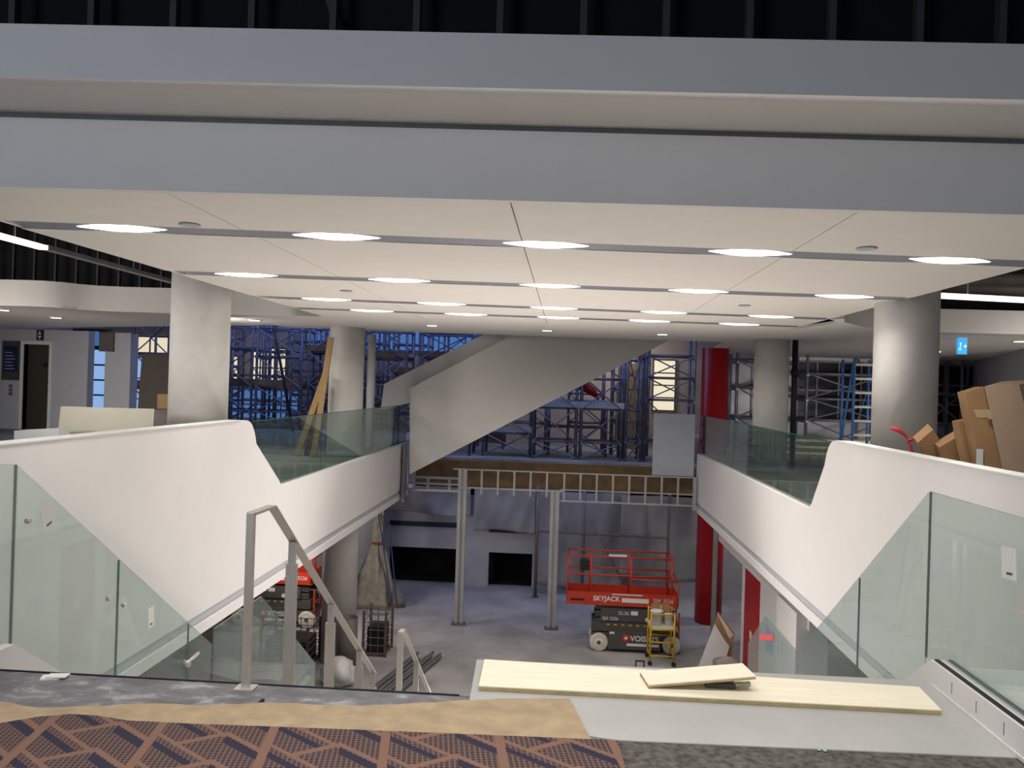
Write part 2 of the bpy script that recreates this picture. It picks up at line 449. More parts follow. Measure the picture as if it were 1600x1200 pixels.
obj('kerb_base_bead', MB().box(2.052, 2.06, 3.6, 4.72, 0.012, 0.03), LABELW, kr)

# --- balcony walls
def parapet(sx, x, ytip, yfoot, yend, zfoot):
    poly = [(2.6, -1.18), (2.6, 1.04)]
    r = 0.28
    for k in range(7):
        a = k / 6
        # rounded shoulder between level top and raking edge
        p0, p1, p2 = (ytip - r, 1.04), (ytip, 1.04), (ytip + 0.12, 1.04 - r * 1.2)
        poly.append(tuple((1 - a) ** 2 * q0 + 2 * a * (1 - a) * q1 + a * a * q2 for q0, q1, q2 in zip(p0, p1, p2)))
    poly += [(yfoot - 0.08, zfoot + 0.10), (yfoot + 0.02, zfoot + 0.02), (yfoot + 0.15, zfoot), (yend, zfoot - 0.02), (yend, -1.18)]
    m = MB().prism(poly, 'X', x, x + sx * 0.16)
    return m
wl = struct('wall_left', parapet(-1, XL, 11.0, 12.15, 22.3, 0.0), WHITE)
wr = struct('wall_right', parapet(1, XR, 10.85, 11.55, 21.3, 0.05), WHITE)
for s, x, p, ye in ((-1, XL, wl, 22.3), (1, XR, wr, 21.3)):
    obj('shadow_reveal', MB().box(*sorted((x + s * 0.025, x + s * 0.16)), 2.6, ye, -1.30, -1.18), LOBBYW, p)
    obj('lower_band', MB().box(*sorted((x + s * 0.002, x + s * 0.16)), 2.6, ye, -1.43, -1.30), WHITE, p)
    obj('top_trim', MB().box(*sorted((x - s * 0.012, x + s * 0.17)), 2.6, 10.5, 1.04, 1.052), PAPER, p)
# balcony slabs (floor above, soffit below)
struct('floor_left_balcony', MB().box(-17, XL - 0.17, 2.6, 24.4, -1.43, 0.0).box(-17, -4.6, 24.4, 34, -1.43, 0), LFLOOR)
struct('floor_right_balcony', MB().box(XR + 0.17, 17, 2.6, 21.6, -1.43, 0.0).box(4.35, 17, 21.6, 34, -1.43, 0), LFLOOR)
# lower hall
struct('floor_lower_hall', MB().box(-17, 17, 3, 28, -4.8, -4.5), LFLOOR)
struct('floor_atrium', MB().box(-4.55, 4.3, 25.35, 34, -0.95, -0.65), LFLOOR)
struct('wall_atrium_upstand', MB().box(-4.6, 3.9, 25.2, 25.34, -1.75, -0.72), BROWN)
bw = MB()
for x0, x1, z0, z1 in ((-17, -5.28, -4.5, -1.5), (-5.28, -3.03, -3.42, -1.5), (-3.03, -2.2, -4.5, -1.5), (-2.2, -0.87, -3.47, -1.5), (-0.87, 17, -4.5, -1.5)):
    bw.box(x0, x1, 25.2, 25.45, z0, z1)
struct('wall_back_lower', bw, BOARDG)
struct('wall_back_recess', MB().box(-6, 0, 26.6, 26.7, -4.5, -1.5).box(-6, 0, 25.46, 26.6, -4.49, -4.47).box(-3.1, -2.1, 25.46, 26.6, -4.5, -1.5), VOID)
struct('wall_left_lower', MB().box(-9.8, -9.6, 3, 17.5, -4.5, -1.43), WHITE)
struct('wall_stair_lower', MB().box(-16, 16, 2.5, 2.7, -4.5, -0.35), LOBBYW)
# right lower wall with return, doorway frame and red door
struct('wall_right_lower', MB().box(3.9, 4.1, 14.2, 16.55, -4.5, -1.43).box(3.62, 4.1, 13.0, 14.2, -4.5, -1.75).box(3.9, 4.1, 17.75, 18.2, -4.5, -1.43), WHITE)
struct('wall_right_header', MB().box(3.78, 3.9, 12.9, 20.4, -1.98, -1.66), WHITE)
struct('trim_4', MB().box(3.66, 3.76, 20.35, 20.45, -4.5, -1.43), STUDM)
dr = struct('door_1', MB().box(3.86, 3.93, 16.56, 17.74, -4.5, -1.55), REDC)
obj('door_label', MB().box(3.852, 3.86, 17.0, 17.16, -3.36, -3.2), PALEB, dr)
struct('wall_right_corridor', MB().box(4.6, 4.75, 18.2, 21.0, -4.5, -1.43), LOBBYW)

# --- ceiling over the void : panels between seams and light strips
ZC = 2.75
rows = [((-4.42, 6.27), (3.95, 7.23)), ((-4.42, 9.02), (3.98, 9.95)), ((-4.3, 11.54), (3.9, 12.78)), ((-4.2, 13.24), (3.8, 14.34))]
HALF = 0.165
XE0, XE1 = -4.43, 3.92
seams = [XE0, -2.55, -0.385, 1.78, XE1]
def yrow(k, x):
    (xa, ya), (xb, yb) = rows[k]; return ya + (yb - ya) * (x - xa) / (xb - xa)
def ybound(k, x, side):
    if k == -1: return 5.212 + 0.052 * (x + 0.37)
    if k == 4: return 15.1 + 0.08 * x
    return yrow(k, x) + side * HALF
cp = MB()
for k in range(-1, 4):
    for xa, xb in zip(seams[:-1], seams[1:]):
        g = 0.004
        a, b = xa + g, xb - g
        cp.prism([(a, ybound(k, a, 1)), (b, ybound(k, b, 1)), (b, ybound(k + 1, b, -1)), (a, ybound(k + 1, a, -1))], 'Z', ZC, ZC + 0.14)
struct('ceiling', cp, PANEL)
struct('ceiling_backing', MB().prism([(XE0, 5.3), (XE1, 5.5), (XE1, 15.3), (XE0, 14.7)], 'Z', ZC + 0.142, ZC + 0.18), DARK)
struct('trim_5', MB().box(XE0 - 0.05, XE0, 5.2, 14.7, ZC + 0.02, ZC + 0.2).box(XE1, XE1 + 0.05, 5.6, 15.3, ZC + 0.02, ZC + 0.2), SOFFIT)
# ceiling beyond, with its own front bulkhead
struct('ceiling_far', MB().prism([(-20, 14.3), (-11, 14.3), (-10.2, 14.22), (-9.7, 14.2), (-9.35, 14.25), (-9.1, 14.4), (-8.95, 14.65), (-8.7, 14.85), (-8.2, 14.95), (-6, 15.0), (-4.43, 14.8), (-4.3, 14.80), (3.95, 15.45), (4.3, 13.3), (5.0, 14.3), (6.2, 14.85), (20, 14.85),
                                 (20, 26.5), (4.3, 26.5), (3.6, 19.4), (-4.6, 18.6), (-6.2, 18.2), (-6.4, 17.6), (-20, 24)], 'Z', ZC + 0.005, ZC + 0.05), SOFFIT)
struct('wall_left_bulkhead', MB().prism([(-20, 14.3), (-11, 14.3), (-10.2, 14.22), (-9.7, 14.2), (-9.35, 14.25), (-9.1, 14.4), (-8.95, 14.65), (-8.7, 14.85), (-8.2, 14.95), (-6, 15.0), (-4.43, 14.8), (-4.43, 15.0), (-6, 15.2), (-8.4, 15.15), (-9.0, 14.95), (-9.5, 14.5), (-20, 14.5)], 'Z', ZC + 0.05, 3.22), SOFFIT)
struct('wall_right_bulkhead', MB().prism([(4.3, 13.3), (5.0, 14.3), (6.2, 14.85), (20, 14.85), (20, 15.05), (6.2, 15.05), (4.9, 14.5), (4.1, 13.4)], 'Z', ZC + 0.05, 3.16), SOFFIT)
for nm in ('wall_left_bulkhead', 'wall_right_bulkhead', 'wall_left', 'wall_right'):
    me = bpy.data.objects[nm].data
    for q in me.polygons: q.use_smooth = True
    me.set_sharp_from_angle(angle=math.radians(38))
# --- stepped bulkhead beams in front of the ceiling
def beam(ya, slope, z0, z1, th):
    f = lambda x: ya + slope * (x + 0.37)
    return MB().prism([(-9, f(-9)), (9, f(9)), (9, f(9) + th), (-9, f(-9) + th)], 'Z', z0, z1)
struct('wall_upper_bulkhead', beam(4.53, 0.041, 3.225, 3.525, 0.12), WHITE)
struct('ceiling_bulkhead_soffit', beam(4.65, 0.041, 3.225, 3.25, 0.75), SOFFIT)
struct('wall_lower_bulkhead', beam(5.15, 0.052, ZC, 3.185, 0.06), WHITE)
struct('trim_6', beam(5.18, 0.052, 3.185, 3.226, 0.1), DSTUD)
# dark plenum above and around
struct('ceiling_plenum', MB().box(-20, 20, 0.5, 22.5, 5.2, 5.3), DARK)
struct('wall_plenum_front', MB().box(-20, 20, 6.4, 6.45, 3.6, 5.2), DARK)
struct('wall_plenum_back', MB().box(-20, 20, 15.6, 15.7, 2.81, 5.2), DARK)
struct('wall_left_outer', MB().box(-20.2, -20, 0.5, 34, -4.5, 7), LOBBYW)
struct('wall_right_outer', MB().box(20, 20.2, 0.5, 34, -4.5, 7), LOBBYW)
struct('ceiling_atrium', MB().box(-20, 20, 22.5, 34, 7, 7.2), DARK)
struct('wall_atrium_front', MB().box(-20, 20, 22.3, 22.5, 5.2, 7.0).box(-4.7, 3.9, 19.6, 19.7, 2.85, 5.2), DARK)
struct('wall_back', MB().box(-20, 20, 33.0, 33.2, -4.5, 7), BTARP)

# studs in the dark gap over the beam
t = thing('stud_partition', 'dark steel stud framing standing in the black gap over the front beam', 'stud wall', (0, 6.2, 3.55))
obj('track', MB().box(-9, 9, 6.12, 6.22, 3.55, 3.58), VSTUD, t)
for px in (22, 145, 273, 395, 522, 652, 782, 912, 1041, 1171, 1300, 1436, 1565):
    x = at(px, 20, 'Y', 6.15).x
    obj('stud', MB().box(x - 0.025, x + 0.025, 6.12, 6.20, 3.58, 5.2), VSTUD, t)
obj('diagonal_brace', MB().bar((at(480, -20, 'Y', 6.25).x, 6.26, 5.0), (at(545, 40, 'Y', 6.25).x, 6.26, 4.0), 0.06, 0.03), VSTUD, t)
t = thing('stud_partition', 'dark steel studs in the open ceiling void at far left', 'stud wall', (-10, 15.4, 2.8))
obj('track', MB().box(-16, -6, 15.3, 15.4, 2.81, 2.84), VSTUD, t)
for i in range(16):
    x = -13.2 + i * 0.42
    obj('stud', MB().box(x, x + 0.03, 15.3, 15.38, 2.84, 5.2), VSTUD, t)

# ================================================================== LIGHT STRIPS
names = ['nearest recessed light strip, with five bright lamps, behind the front beam', 'second recessed light strip back, its right end beside the right column',
         'third recessed light strip back, five lamps in the middle of the ceiling panel', 'last recessed light strip, five lamps near the far end of the ceiling panel']
lampx = [(-3.55, 3.15), (-3.62, 3.18), (-3.45, 3.02), (-3.2, 2.87)]
for k in range(4):
    xa, xb = rows[k][0][0] + 0.1, rows[k][1][0] - 0.1
    t = thing('light_strip', names[k], 'ceiling light', (0, yrow(k, 0), ZC), 'recessed light strips')
    h = HALF - 0.012
    obj('channel', MB().prism([(xa, yrow(k, xa) - h), (xb, yrow(k, xb) - h), (xb, yrow(k, xb) + h), (xa, yrow(k, xa) + h)], 'Z', ZC + 0.006, ZC + 0.05), TROUGH, t)
    ang = math.atan2(rows[k][1][1] - rows[k][0][1], rows[k][1][0] - rows[k][0][0])
    for i in range(5):
        x = lampx[k][0] + (lampx[k][1] - lampx[k][0]) * i / 4
        y = yrow(k, x)
        obj('lamp_lens', MB().ell((x, y, ZC + 0.008), 0.36, HALF * 0.9, 0.02, 36, 8, Matrix.Rotation(ang, 3, 'Z'), 2.2), LENS, t)
        l = bpy.data.lights.new('strip_lamp', 'AREA'); l.shape = 'ELLIPSE'; l.size = 0.6; l.size_y = 0.16
        l.energy = 12.5; l.color = WARM; l.spread = math.radians(128)
        o = bpy.data.objects.new('strip_lamp', l); COL.objects.link(o); o.location = (x, y, ZC - 0.035); o.rotation_euler = (0, 0, ang)
        o.parent = t; o.matrix_parent_inverse = Matrix.Translation(-Vector(t['_base']))
# small downlights
dl = [(675, 508, 'small downlight beyond the ceiling panel, left one of three above the sloping stair wall'), (855, 516, 'small downlight beyond the ceiling panel, middle one above the sloping stair wall'),
      (1035, 522, 'small downlight beyond the ceiling panel, right one of the three'), (5, 484, 'lit downlight in the lobby ceiling at the left picture edge'),
      (88, 496, 'lit downlight in the lobby ceiling above the lift door'), (398, 500, 'lit downlight in the ceiling beside the front left column'),
      (1463, 549, 'faint downlight in the right ceiling next to the exit sign'), (1593, 533, 'faint downlight in the right ceiling at the right picture edge')]
for px, py, lab in dl:
    p = at(px, py, 'Z', ZC)
    t = thing('downlight', lab, 'downlight', (p.x, p.y, ZC), 'small round downlights')
    obj('trim_ring', MB().lathe((p.x, p.y, ZC - 0.012), [(0.13, 0.016), (0.13, 0.0), (0.10, 0.0), (0.10, 0.016)], 20), LABELW, t)
    obj('lens', MB().lathe((p.x, p.y, ZC - 0.016), [(0.095, 0.012), (0.095, 0.0)], 20), DLENS, t)
    l = bpy.data.lights.new('downlight_lamp', 'SPOT'); l.energy = 85 if 600 < px < 1100 else 60; l.spot_size = math.radians(165 if 600 < px < 1100 else 110); l.spot_blend = 0.7; l.color = WARM; l.shadow_soft_size = 0.1
    o = bpy.data.objects.new('downlight_lamp', l); COL.objects.link(o); o.location = (p.x, p.y, ZC - 0.05)
    o.parent = t; o.matrix_parent_inverse = Matrix.Translation(-Vector(t['_base']))
# sprinkler covers on the panel
for px, py, lab in ((297, 350, 'round sprinkler cover on the ceiling in front of the nearest strip, left side'), (1354, 387, 'round sprinkler cover on the ceiling in front of the nearest strip, right side'),
                    (541, 454, 'round sprinkler cover between the second and third light strips, left side'), (1163, 477, 'round sprinkler cover between the second and third light strips, right side')):
    p = at(px, py, 'Z', ZC)
    tag(obj('sprinkler_cover', MB().lathe((p.x, p.y, ZC - 0.014), [(0.035, 0.014), (0.075, 0.012), (0.08, 0.004), (0.07, 0.0)], 20), LOBBYW), lab, 'sprinkler cover', 'sprinkler covers')

# open-ceiling fittings, left and right
t = thing('linear_light', 'long white linear light in the dark open ceiling at upper left', 'ceiling light', (-7.3, 12, 3.3))
obj('housing', MB().box(-7.37, -7.23, 11.1, 15.2, 3.3, 3.36), STUDM, t)
obj('lit_lens', MB().box(-7.36, -7.24, 8.6, 11.1, 3.29, 3.35), TUBEM, t, 'lit section')
for y in (10.5, 13.5): obj('hanger', MB().tube((-7.3, y, 3.36), (-7.3, y, 5.2), 0.006, 6), STUDM, t)
l = bpy.data.lights.new('linear_lamp', 'AREA'); l.shape = 'RECTANGLE'; l.size = 0.12; l.size_y = 2.4; l.energy = 75; l.color = WARM
o = bpy.data.objects.new('linear_lamp', l); COL.objects.link(o); o.location = (-7.3, 9.8, 3.28); o.parent = t; o.matrix_parent_inverse = Matrix.Translation(-Vector(t['_base']))
t = thing('air_duct', 'brown rectangular duct running beside the ceiling panel at left', 'duct', (-6.1, 11, 3.3))
obj('duct_run', MB().box(-6.6, -5.7, 6.5, 14.4, 3.42, 3.7), PIPE, t)
for y in (8, 10, 12): obj('flange', MB().box(-6.63, -5.67, y, y + 0.04, 3.39, 3.73), PIPE, t)
pa, pb = at(1468, 462, 'Z', 3.1), at(1640, 471, 'Z', 3.1)
t = thing('linear_light', 'lit white tube light hanging in the dark open ceiling at upper right', 'ceiling light', (6.4, 12.5, 3.1))
obj('lit_tube', MB().bar(pa, pb, 0.12, 0.07), TUBEM, t)
for q in (0.25, 0.78):
    p = pa.lerp(pb, q); obj('hanger', MB().tube(p, (p.x, p.y, 5.2), 0.008, 6), STUDM, t)
l = bpy.data.lights.new('linear_lamp', 'AREA'); l.shape = 'RECTANGLE'; l.size = 2.0; l.size_y = 0.12; l.energy = 7; l.color = WARM
o = bpy.data.objects.new('linear_lamp', l); COL.objects.link(o); o.location = ((pa.x + pb.x) / 2, pa.y, 3.02); o.parent = t; o.matrix_parent_inverse = Matrix.Translation(-Vector(t['_base']))
for i, (px, py, z, r, lab) in enumerate(((1600, 486, 3.25, 0.05, 'thin pale pipe just under the lit tube light at upper right'), (1600, 436, 3.55, 0.10, 'grey pipe above the lit tube light at upper right'),
                                      (1600, 452, 3.6, 0.12, 'brown grey pipe closest above the lit tube light'))):
    p = at(px, py, 'Z', z)
    o = obj('ceiling_pipe', MB().tube((4.75, p.y, z), (14, p.y + 0.4, z), r, 12), (STUDM if i == 0 else PIPE))
    tag(o, lab, 'pipe', 'pipes in the open ceiling at right')

# ================================================================== COLUMNS
def column(x, y, r, z0, z1, label, m=CONC, name='concrete_column'):
    return tag(obj(name, MB().lathe((x, y, 0), [(r, z0), (r, z1)], 48), m), label, 'column')
column(-4.98, 11.0, 0.385, 0, 5.2, 'large round pale concrete column nearest on the left, behind the left parapet')
c = column(4.10, 10.4, 0.365, 0, 5.2, 'large round concrete column nearest on the right, with a red paint arc')
ms = MB()
pts = []
for k in range(9):
    a = k / 8
    px, py = (1392 + 33 * math.sin(a * PI / 2), 670 + 42 * (1 - math.cos(a * PI / 2)))
    pts.append((px, py))
def oncol(px, py, cx, cy, r):
    D = FW + RT * ((px - 800) / FPX) - UP * ((py - 600) / FPX)
    ox, oy = EYE.x - cx, EYE.y - cy
    A = D.x ** 2 + D.y ** 2; B = 2 * (ox * D.x + oy * D.y); C = ox * ox + oy * oy - r * r
    return EYE + D * ((-B - math.sqrt(max(0, B * B - 4 * A * C))) / (2 * A))
for i in range(8):
    a, b = oncol(*pts[i], 4.10, 10.4, 0.368), oncol(*pts[i + 1], 4.10, 10.4, 0.368)
    ms.tube(a, b, 0.014 + 0.008 * math.sin(i), 6)
a, b = oncol(1417, 689, 4.10, 10.4, 0.368), oncol(1428, 686, 4.10, 10.4, 0.368); ms.tube(a, b, 0.016, 6)
pm = obj('paint_mark', ms, REDP, c, 'red curved paint mark')
column(-4.80, 17.9, 0.375, -4.5, 2.76, 'second round column on the left, running down to the lower floor')
column(4.36, 18.1, 0.36, 0, 2.76, 'second round column on the right, beside a black pole')
column(3.93, 22.4, 0.35, -4.5, 2.76, 'glossy red column at the far end of the right balcony', REDC, 'red_column')
column(-4.80, 20.2, 0.10, 0, 2.76, 'slim white post beside the second left column', WHITE, 'slim_column')
tag(obj('standpipe', MB().tube((4.82, 18.0, 0), (4.82, 18.0, 2.76), 0.06, 12).tube((4.82, 18, 2.0), (4.82, 18, 2.12), 0.075, 12), SEAL), 'black vertical pipe beside the second right column', 'pipe')

# ================================================================== GLASS BALUSTRADES
def pane(x, poly, label, m=GLASS, th=0.016, edges=(), bolts=(), sticker=None, group='stair glass panes', name='glass_balustrade'):
    t = thing(name, label, 'glass panel', (x, poly[0][0], min(p[1] for p in poly)), group)
    obj('pane', MB().prism(poly, 'X', x - th / 2, x + th / 2), m, t)
    for a, b in edges: obj('edge_strip', MB().bar((x, *a), (x, *b), 0.017, 0.008, (1, 0, 0)), GEDGE, t)
    for y, z in bolts: obj('bolt', MB().tube((x - 0.014, y, z), (x + 0.014, y, z), 0.015, 12), STEEL, t)
    if sticker:
        y, z, w, hh, tilt = sticker
        rot = Matrix.Rotation(tilt, 3, 'X')
        s = 1 if x < 0 else -1
        st = obj('sticker', MB().box(x + s * 0.0095 - 0.001, x + s * 0.0095 + 0.001, y - w / 2, y + w / 2, z - hh / 2, z + hh / 2, rot), PAPER, t, 'white paper sticker')
        obj('printed_block', MB().box(x + s * 0.0112 - 0.0005, x + s * 0.0112 + 0.0005, y - w * 0.25, y + w * 0.15, z - hh * 0.36, z - hh * 0.28, rot, (x, y, z)), MGREY, st)
    return t
S = 0.68
zl = lambda y: 1.06 if y < 4.66 else 1.06 - S * (y - 4.66)
zlb = lambda y: 0.02 if y < 4.64 else 0.02 - S * (y - 4.64)
def seg(y0, y1, f, fb): return [(y0, f(y0)), (y1, f(y1)), (y1, fb(y1)), (y0, fb(y0))]
e = 0.008
pane(-3.2, [(2.4, 1.06), (4.6, 1.06), (4.68 - e, 1.05), (4.68 - e, 0.0), (2.4, 0.02)], 'left stair glass panel at the picture edge, level top', edges=[((4.68 - e, 0.0), (4.68 - e, 1.05))], bolts=[(4.50, 0.83)])
pane(-3.2, seg(4.68 + e, 5.85 - e, zl, zlb), 'largest left stair glass panel, with a crumpled white sticker near its raking top', edges=[((5.85 - e, zlb(5.85)), (5.85 - e, zl(5.85)))],
     bolts=[(4.80, 0.70), (5.72, 0.0)], sticker=(4.98, 0.70, 0.13, 0.15, 0.35))
pane(-3.2, seg(5.85 + e, 7.02 - e, zl, zlb), 'left stair glass panel between the second and third joints, small sticker on it', edges=[((7.02 - e, zlb(7.02)), (7.02 - e, zl(7.02)))],
     bolts=[(5.93, -0.10)], sticker=(6.33, -0.30, 0.09, 0.16, 0.1))
p = pane(-3.2, seg(7.02 + e, 7.5, zl, zlb), 'small left stair glass panel beyond the steel clamp')
t = thing('glass_clamp', 'small steel clamp joining two left stair glass panels', 'clamp', (-3.2, 7.02, -0.85))
obj('pin', MB().tube((-3.17, 6.93, -0.86), (-3.17, 7.16, -0.84), 0.014, 10), STEEL, t)
obj('washer', MB().tube((-3.19, 6.93, -0.86), (-3.14, 6.93, -0.86), 0.03, 12), STEEL, t)
zm = -0.90
zl2 = lambda y: -0.74 if y < 8.75 else -0.74 - S * (y - 8.75)
zl2b = lambda y: zl2(y) - 1.0
pane(-3.2, seg(7.55, 8.2, zl2, zl2b), 'left glass panel at the mid landing, level top, next to the peak')
pane(-3.2, [(8.22, -0.74), (8.75, -0.74), (9.4, zl2(9.4)), (9.4, zl2b(9.4)), (8.75, -1.74), (8.22, -1.74)], 'peaked left glass panel where the lower flight begins')
pane(-3.2, seg(9.42, 10.8, zl2, zl2b), 'left glass panel falling along the lower flight behind the handrail posts')
zr = lambda y: 1.06 if y < 4.99 else 1.06 - S * (y - 4.99)
zrb = lambda y: 0.13 if y < 4.76 else 0.13 - S * (y - 4.76)
pane(2.13, [(1.0, 1.06), (4.99 - e, 1.06), (4.99 - e, zrb(4.99)), (4.76, 0.13), (1.0, 0.13)], 'large level right glass panel with a curled white sticker, on the white kerb', edges=[((4.99 - e, 0.1), (4.99 - e, 1.06))],
     sticker=(4.10, 0.83, 0.13, 0.15, -0.1))
pane(2.13, seg(4.99 + e, 6.1 - e, zr, zrb), 'right stair glass panel with raking top, next to the large level one', edges=[((6.1 - e, zrb(6.1)), (6.1 - e, zr(6.1)))])
pane(2.13, seg(6.1 + e, 7.45, zr, zrb), 'right stair glass panel lowest on the upper flight, ending at the mid landing')
zr2 = lambda y: -0.70 if y < 8.77 else -0.70 - S * (y - 8.77)
zr2b = lambda y: zr2(y) - 1.0
pane(2.13, seg(7.55, 8.25, zr2, zr2b), 'right glass panel at the mid landing, nearer half of the peak')
pane(2.13, [(8.27, -0.70), (8.77, -0.70), (9.5, zr2(9.5)), (9.5, zr2b(9.5)), (8.77, -1.7), (8.27, -1.7)], 'peaked right glass panel with a red tape mark, where the lower flight begins')
tag(obj('red_tape', MB().bar(at(1187, 995, 'X', 2.119), at(1208, 996, 'X', 2.119), 0.004, 0.06), REDP), 'short red tape strip stuck on the peaked right glass panel', 'tape')
# balcony glass
for s, x, lst in ((-1, XL - 0.08, [(11.25, 14.4, 'far left balcony glass panel, nearest one, beside the raking white parapet end'), (14.42, 18.3, 'far left balcony glass panel, middle one, in front of the second column'), (18.32, 22.25, 'far left balcony glass panel that meets the sloping stair wall')]),
                  (1, XR + 0.08, [(11.0, 13.6, 'far right balcony glass panel, nearest one, beside the raking white parapet end'), (13.62, 17.2, 'far right balcony glass panel, middle one'), (17.22, 21.25, 'far right balcony glass panel at its far end, beside the pale blue board')])):
    for i, (a, b, lab) in enumerate(lst):
        if i == 0:
            foot = 12.2 if s < 0 else 11.6
            poly = [(11.17, 1.0), (b, 1.0), (b, 0.01), (12.33, 0.01), (12.16, 0.07), (11.15, 0.80)] if s < 0 else [(11.02, 1.0), (b, 1.0), (b, 0.06), (11.74, 0.06), (11.58, 0.13), (11.01, 0.80)]
        else: z0 = 0.01 if s < 0 else 0.06; poly = [(a, 1.0), (b, 1.0), (b, z0), (a, z0)]
        t = pane(x, poly, lab, GLASSF, 0.02, group='far balcony glass panels')
        obj('top_edge', MB().bar((x, a, 1.005), (x, b, 1.005), 0.022, 0.012), GEDGE, t)

# ================================================================== HANDRAILS
t = thing('stair_handrail', 'flat stainless steel handrail on tall posts, standing at the top of the stairs', 'handrail', (-1.6, 4.2, 0))
X = -1.6
obj('rail', MB().path([(X, 4.20, 0.90), (X, 4.50, 0.895), (X, 7.17, -0.94)], 0.014, 0.05), STEEL, t)
ft = obj('post', MB().box(X - 0.018, X + 0.018, 4.175, 4.215, 0.0, 0.905), STEEL, t)
obj('foot_plate', MB().box(X - 0.05, X + 0.05, 4.15, 4.24, 0, 0.008), STEEL, ft)
for y, ztop in ((4.87, 0.63), (5.75, 0.03), (6.62, -0.57), (7.15, -0.93)):
    pst = obj('post', MB().box(X - 0.034, X + 0.034, y - 0.01, y + 0.01, -0.02 - S * (y - 4.26) - 0.14 if y < 7 else -1.7, ztop - 0.13), STEEL, t)
    obj('spigot', MB().box(X - 0.022, X + 0.022, y - 0.008, y + 0.008, ztop - 0.13, ztop), STEEL, pst)
t = thing('stair_handrail', 'short lower steel handrail seen far down the second flight', 'handrail', (-1.6, 8.33, -1.7))
obj('rail', MB().path([(X, 8.33, -0.93), (X, 8.48, -0.94), (X, 10.6, -2.45)], 0.014, 0.05), STEEL, t)
for y, ztop, zb in ((8.35, -0.94, -1.7), (9.35, -1.56, -2.3), (10.5, -2.38, -3.1)):
    obj('post', MB().box(X - 0.03, X + 0.03, y - 0.01, y + 0.01, zb, ztop), STEEL, t)

# ================================================================== LANDING THINGS
def wavy(pts, n=6, amp=0.012):
    out = []
    for (a, b) in zip(pts[:-1], pts[1:]):
        for i in range(n):
            q = i / n
            out.append((a[0] + (b[0] - a[0]) * q, a[1] + (b[1] - a[1]) * q + amp * math.sin(7 * a[0] + i * 1.7) * (1 if i else 0.3)))
    return out + [pts[-1]]
def g2(px, py, z=0): p = at(px, py, 'Z', z); return (p.x, p.y)
top = [g2(-25, 1101), g2(0, 1103), g2(60, 1113), g2(150, 1110), g2(230, 1106), g2(320, 1109), g2(420, 1104), g2(480, 1107), g2(560, 1110), g2(640, 1106), g2(720, 1101), g2(800, 1098), g2(890, 1098)]
u = MB().prism(wavy(top, 4, 0.006) + [g2(920, 1156), g2(930, 1172), (0.3, 3.3), (-3.12, 3.3)], 'Z', 0.012, 0.022)
tag(obj('carpet_underlay', u, FELT), 'tan felt underlay strip showing past the carpet edge on the landing', 'underlay')
ctop = [g2(-60, 1148, .03), g2(0, 1131, .03), g2(60, 1121, .03), g2(110, 1117, .03), g2(150, 1119, .03), g2(200, 1127, .03), g2(300, 1132, .03), g2(470, 1138, .03), g2(700, 1147, .03), g2(965, 1158, .03)]
cm = MB().prism(ctop + [g2(985, 1230, .03), (0.33, 1.6), (-3.6, 1.6)], 'Z', 0.023, 0.034)
tag(obj('carpet', cm, CARPET), 'brown and navy patterned carpet in the foreground', 'carpet')
# sheets of plywood on the screed
def sheet(name, pix, z, th, label, cat, tilt=None):
    pts = [at(px, py, 'Z', z) for px, py in pix]
    if tilt:
        for p, dz in zip(pts, tilt): p.z += dz
    t = thing(name, label, cat, (sum(p.x for p in pts) / 4, sum(p.y for p in pts) / 4, z - th))
    obj('face_ply', MB().slab(pts, (0, 0, -0.006)), PLY, t)
    obj('core', MB().slab([p - Vector((0, 0, 0.006)) for p in pts], (0, 0, -(th - 0.006))), PLYE, t, 'darker layered edge')
    return t
sheet('plywood_sheet', [(757, 1030), (1436, 1073), (1471, 1109), (748, 1071)], 0.040, 0.026, 'long pale plywood strip lying across the white landing screed', 'plywood')
# upper sheet: built on its own tilted plane
pl = [at(1000, 1049, 'Z', 0.062), at(1160, 1036, 'Z', 0.135), at(1181, 1056, 'Z', 0.135), at(1013, 1068, 'Z', 0.062)]
pl[3] = pl[0] + (pl[2] - pl[1])
t = thing('plywood_sheet', 'short plywood offcut propped up on a dark tool, on top of the long strip', 'plywood', (pl[0].x, pl[0].y, 0.03))
obj('face_ply', MB().slab(pl, (0, 0, -0.006)), PLY, t)
obj('core', MB().slab([p - Vector((0, 0, 0.006)) for p in pl], (0, 0, -0.012)), PLYE, t, 'yellowish cut edge')
tp = at(1132, 1071, 'Z', 0.06)
t = thing('hand_tool', 'dark hand tool under the raised plywood offcut', 'tool', (tp.x, tp.y + 0.03, 0.04))
obj('tool_body', MB().box(tp.x - 0.10, tp.x + 0.06, tp.y - 0.0, tp.y + 0.07, 0.041, 0.068), MGREY, t, bevel=0.008)
obj('tool_handle', MB().tube((tp.x + 0.05, tp.y + 0.02, 0.058), (tp.x + 0.14, tp.y + 0.05, 0.058), 0.014, 10), STEEL, t)
p = at(85, 1056, 'Z', 0.01)
t = thing('paper_shims', 'small stack of white paper slips at the landing edge', 'paper', (p.x, p.y, 0))
obj('slip', MB().box(p.x - 0.06, p.x + 0.03, p.y - 0.04, p.y + 0.03, 0.0, 0.008, Matrix.Rotation(0.35, 3, 'Z')), PAPER, t)
obj('slip', MB().box(p.x - 0.03, p.x + 0.07, p.y - 0.03, p.y + 0.03, 0.009, 0.015, Matrix.Rotation(0.15, 3, 'Z')), PAPER, t)
a, b = at(397, 1104, 'Z', 0.006), at(411, 1094, 'Z', 0.006)
t = thing('marker_pen', 'dark blue marker pen on the grey landing floor', 'pen', (a.x, a.y, 0))
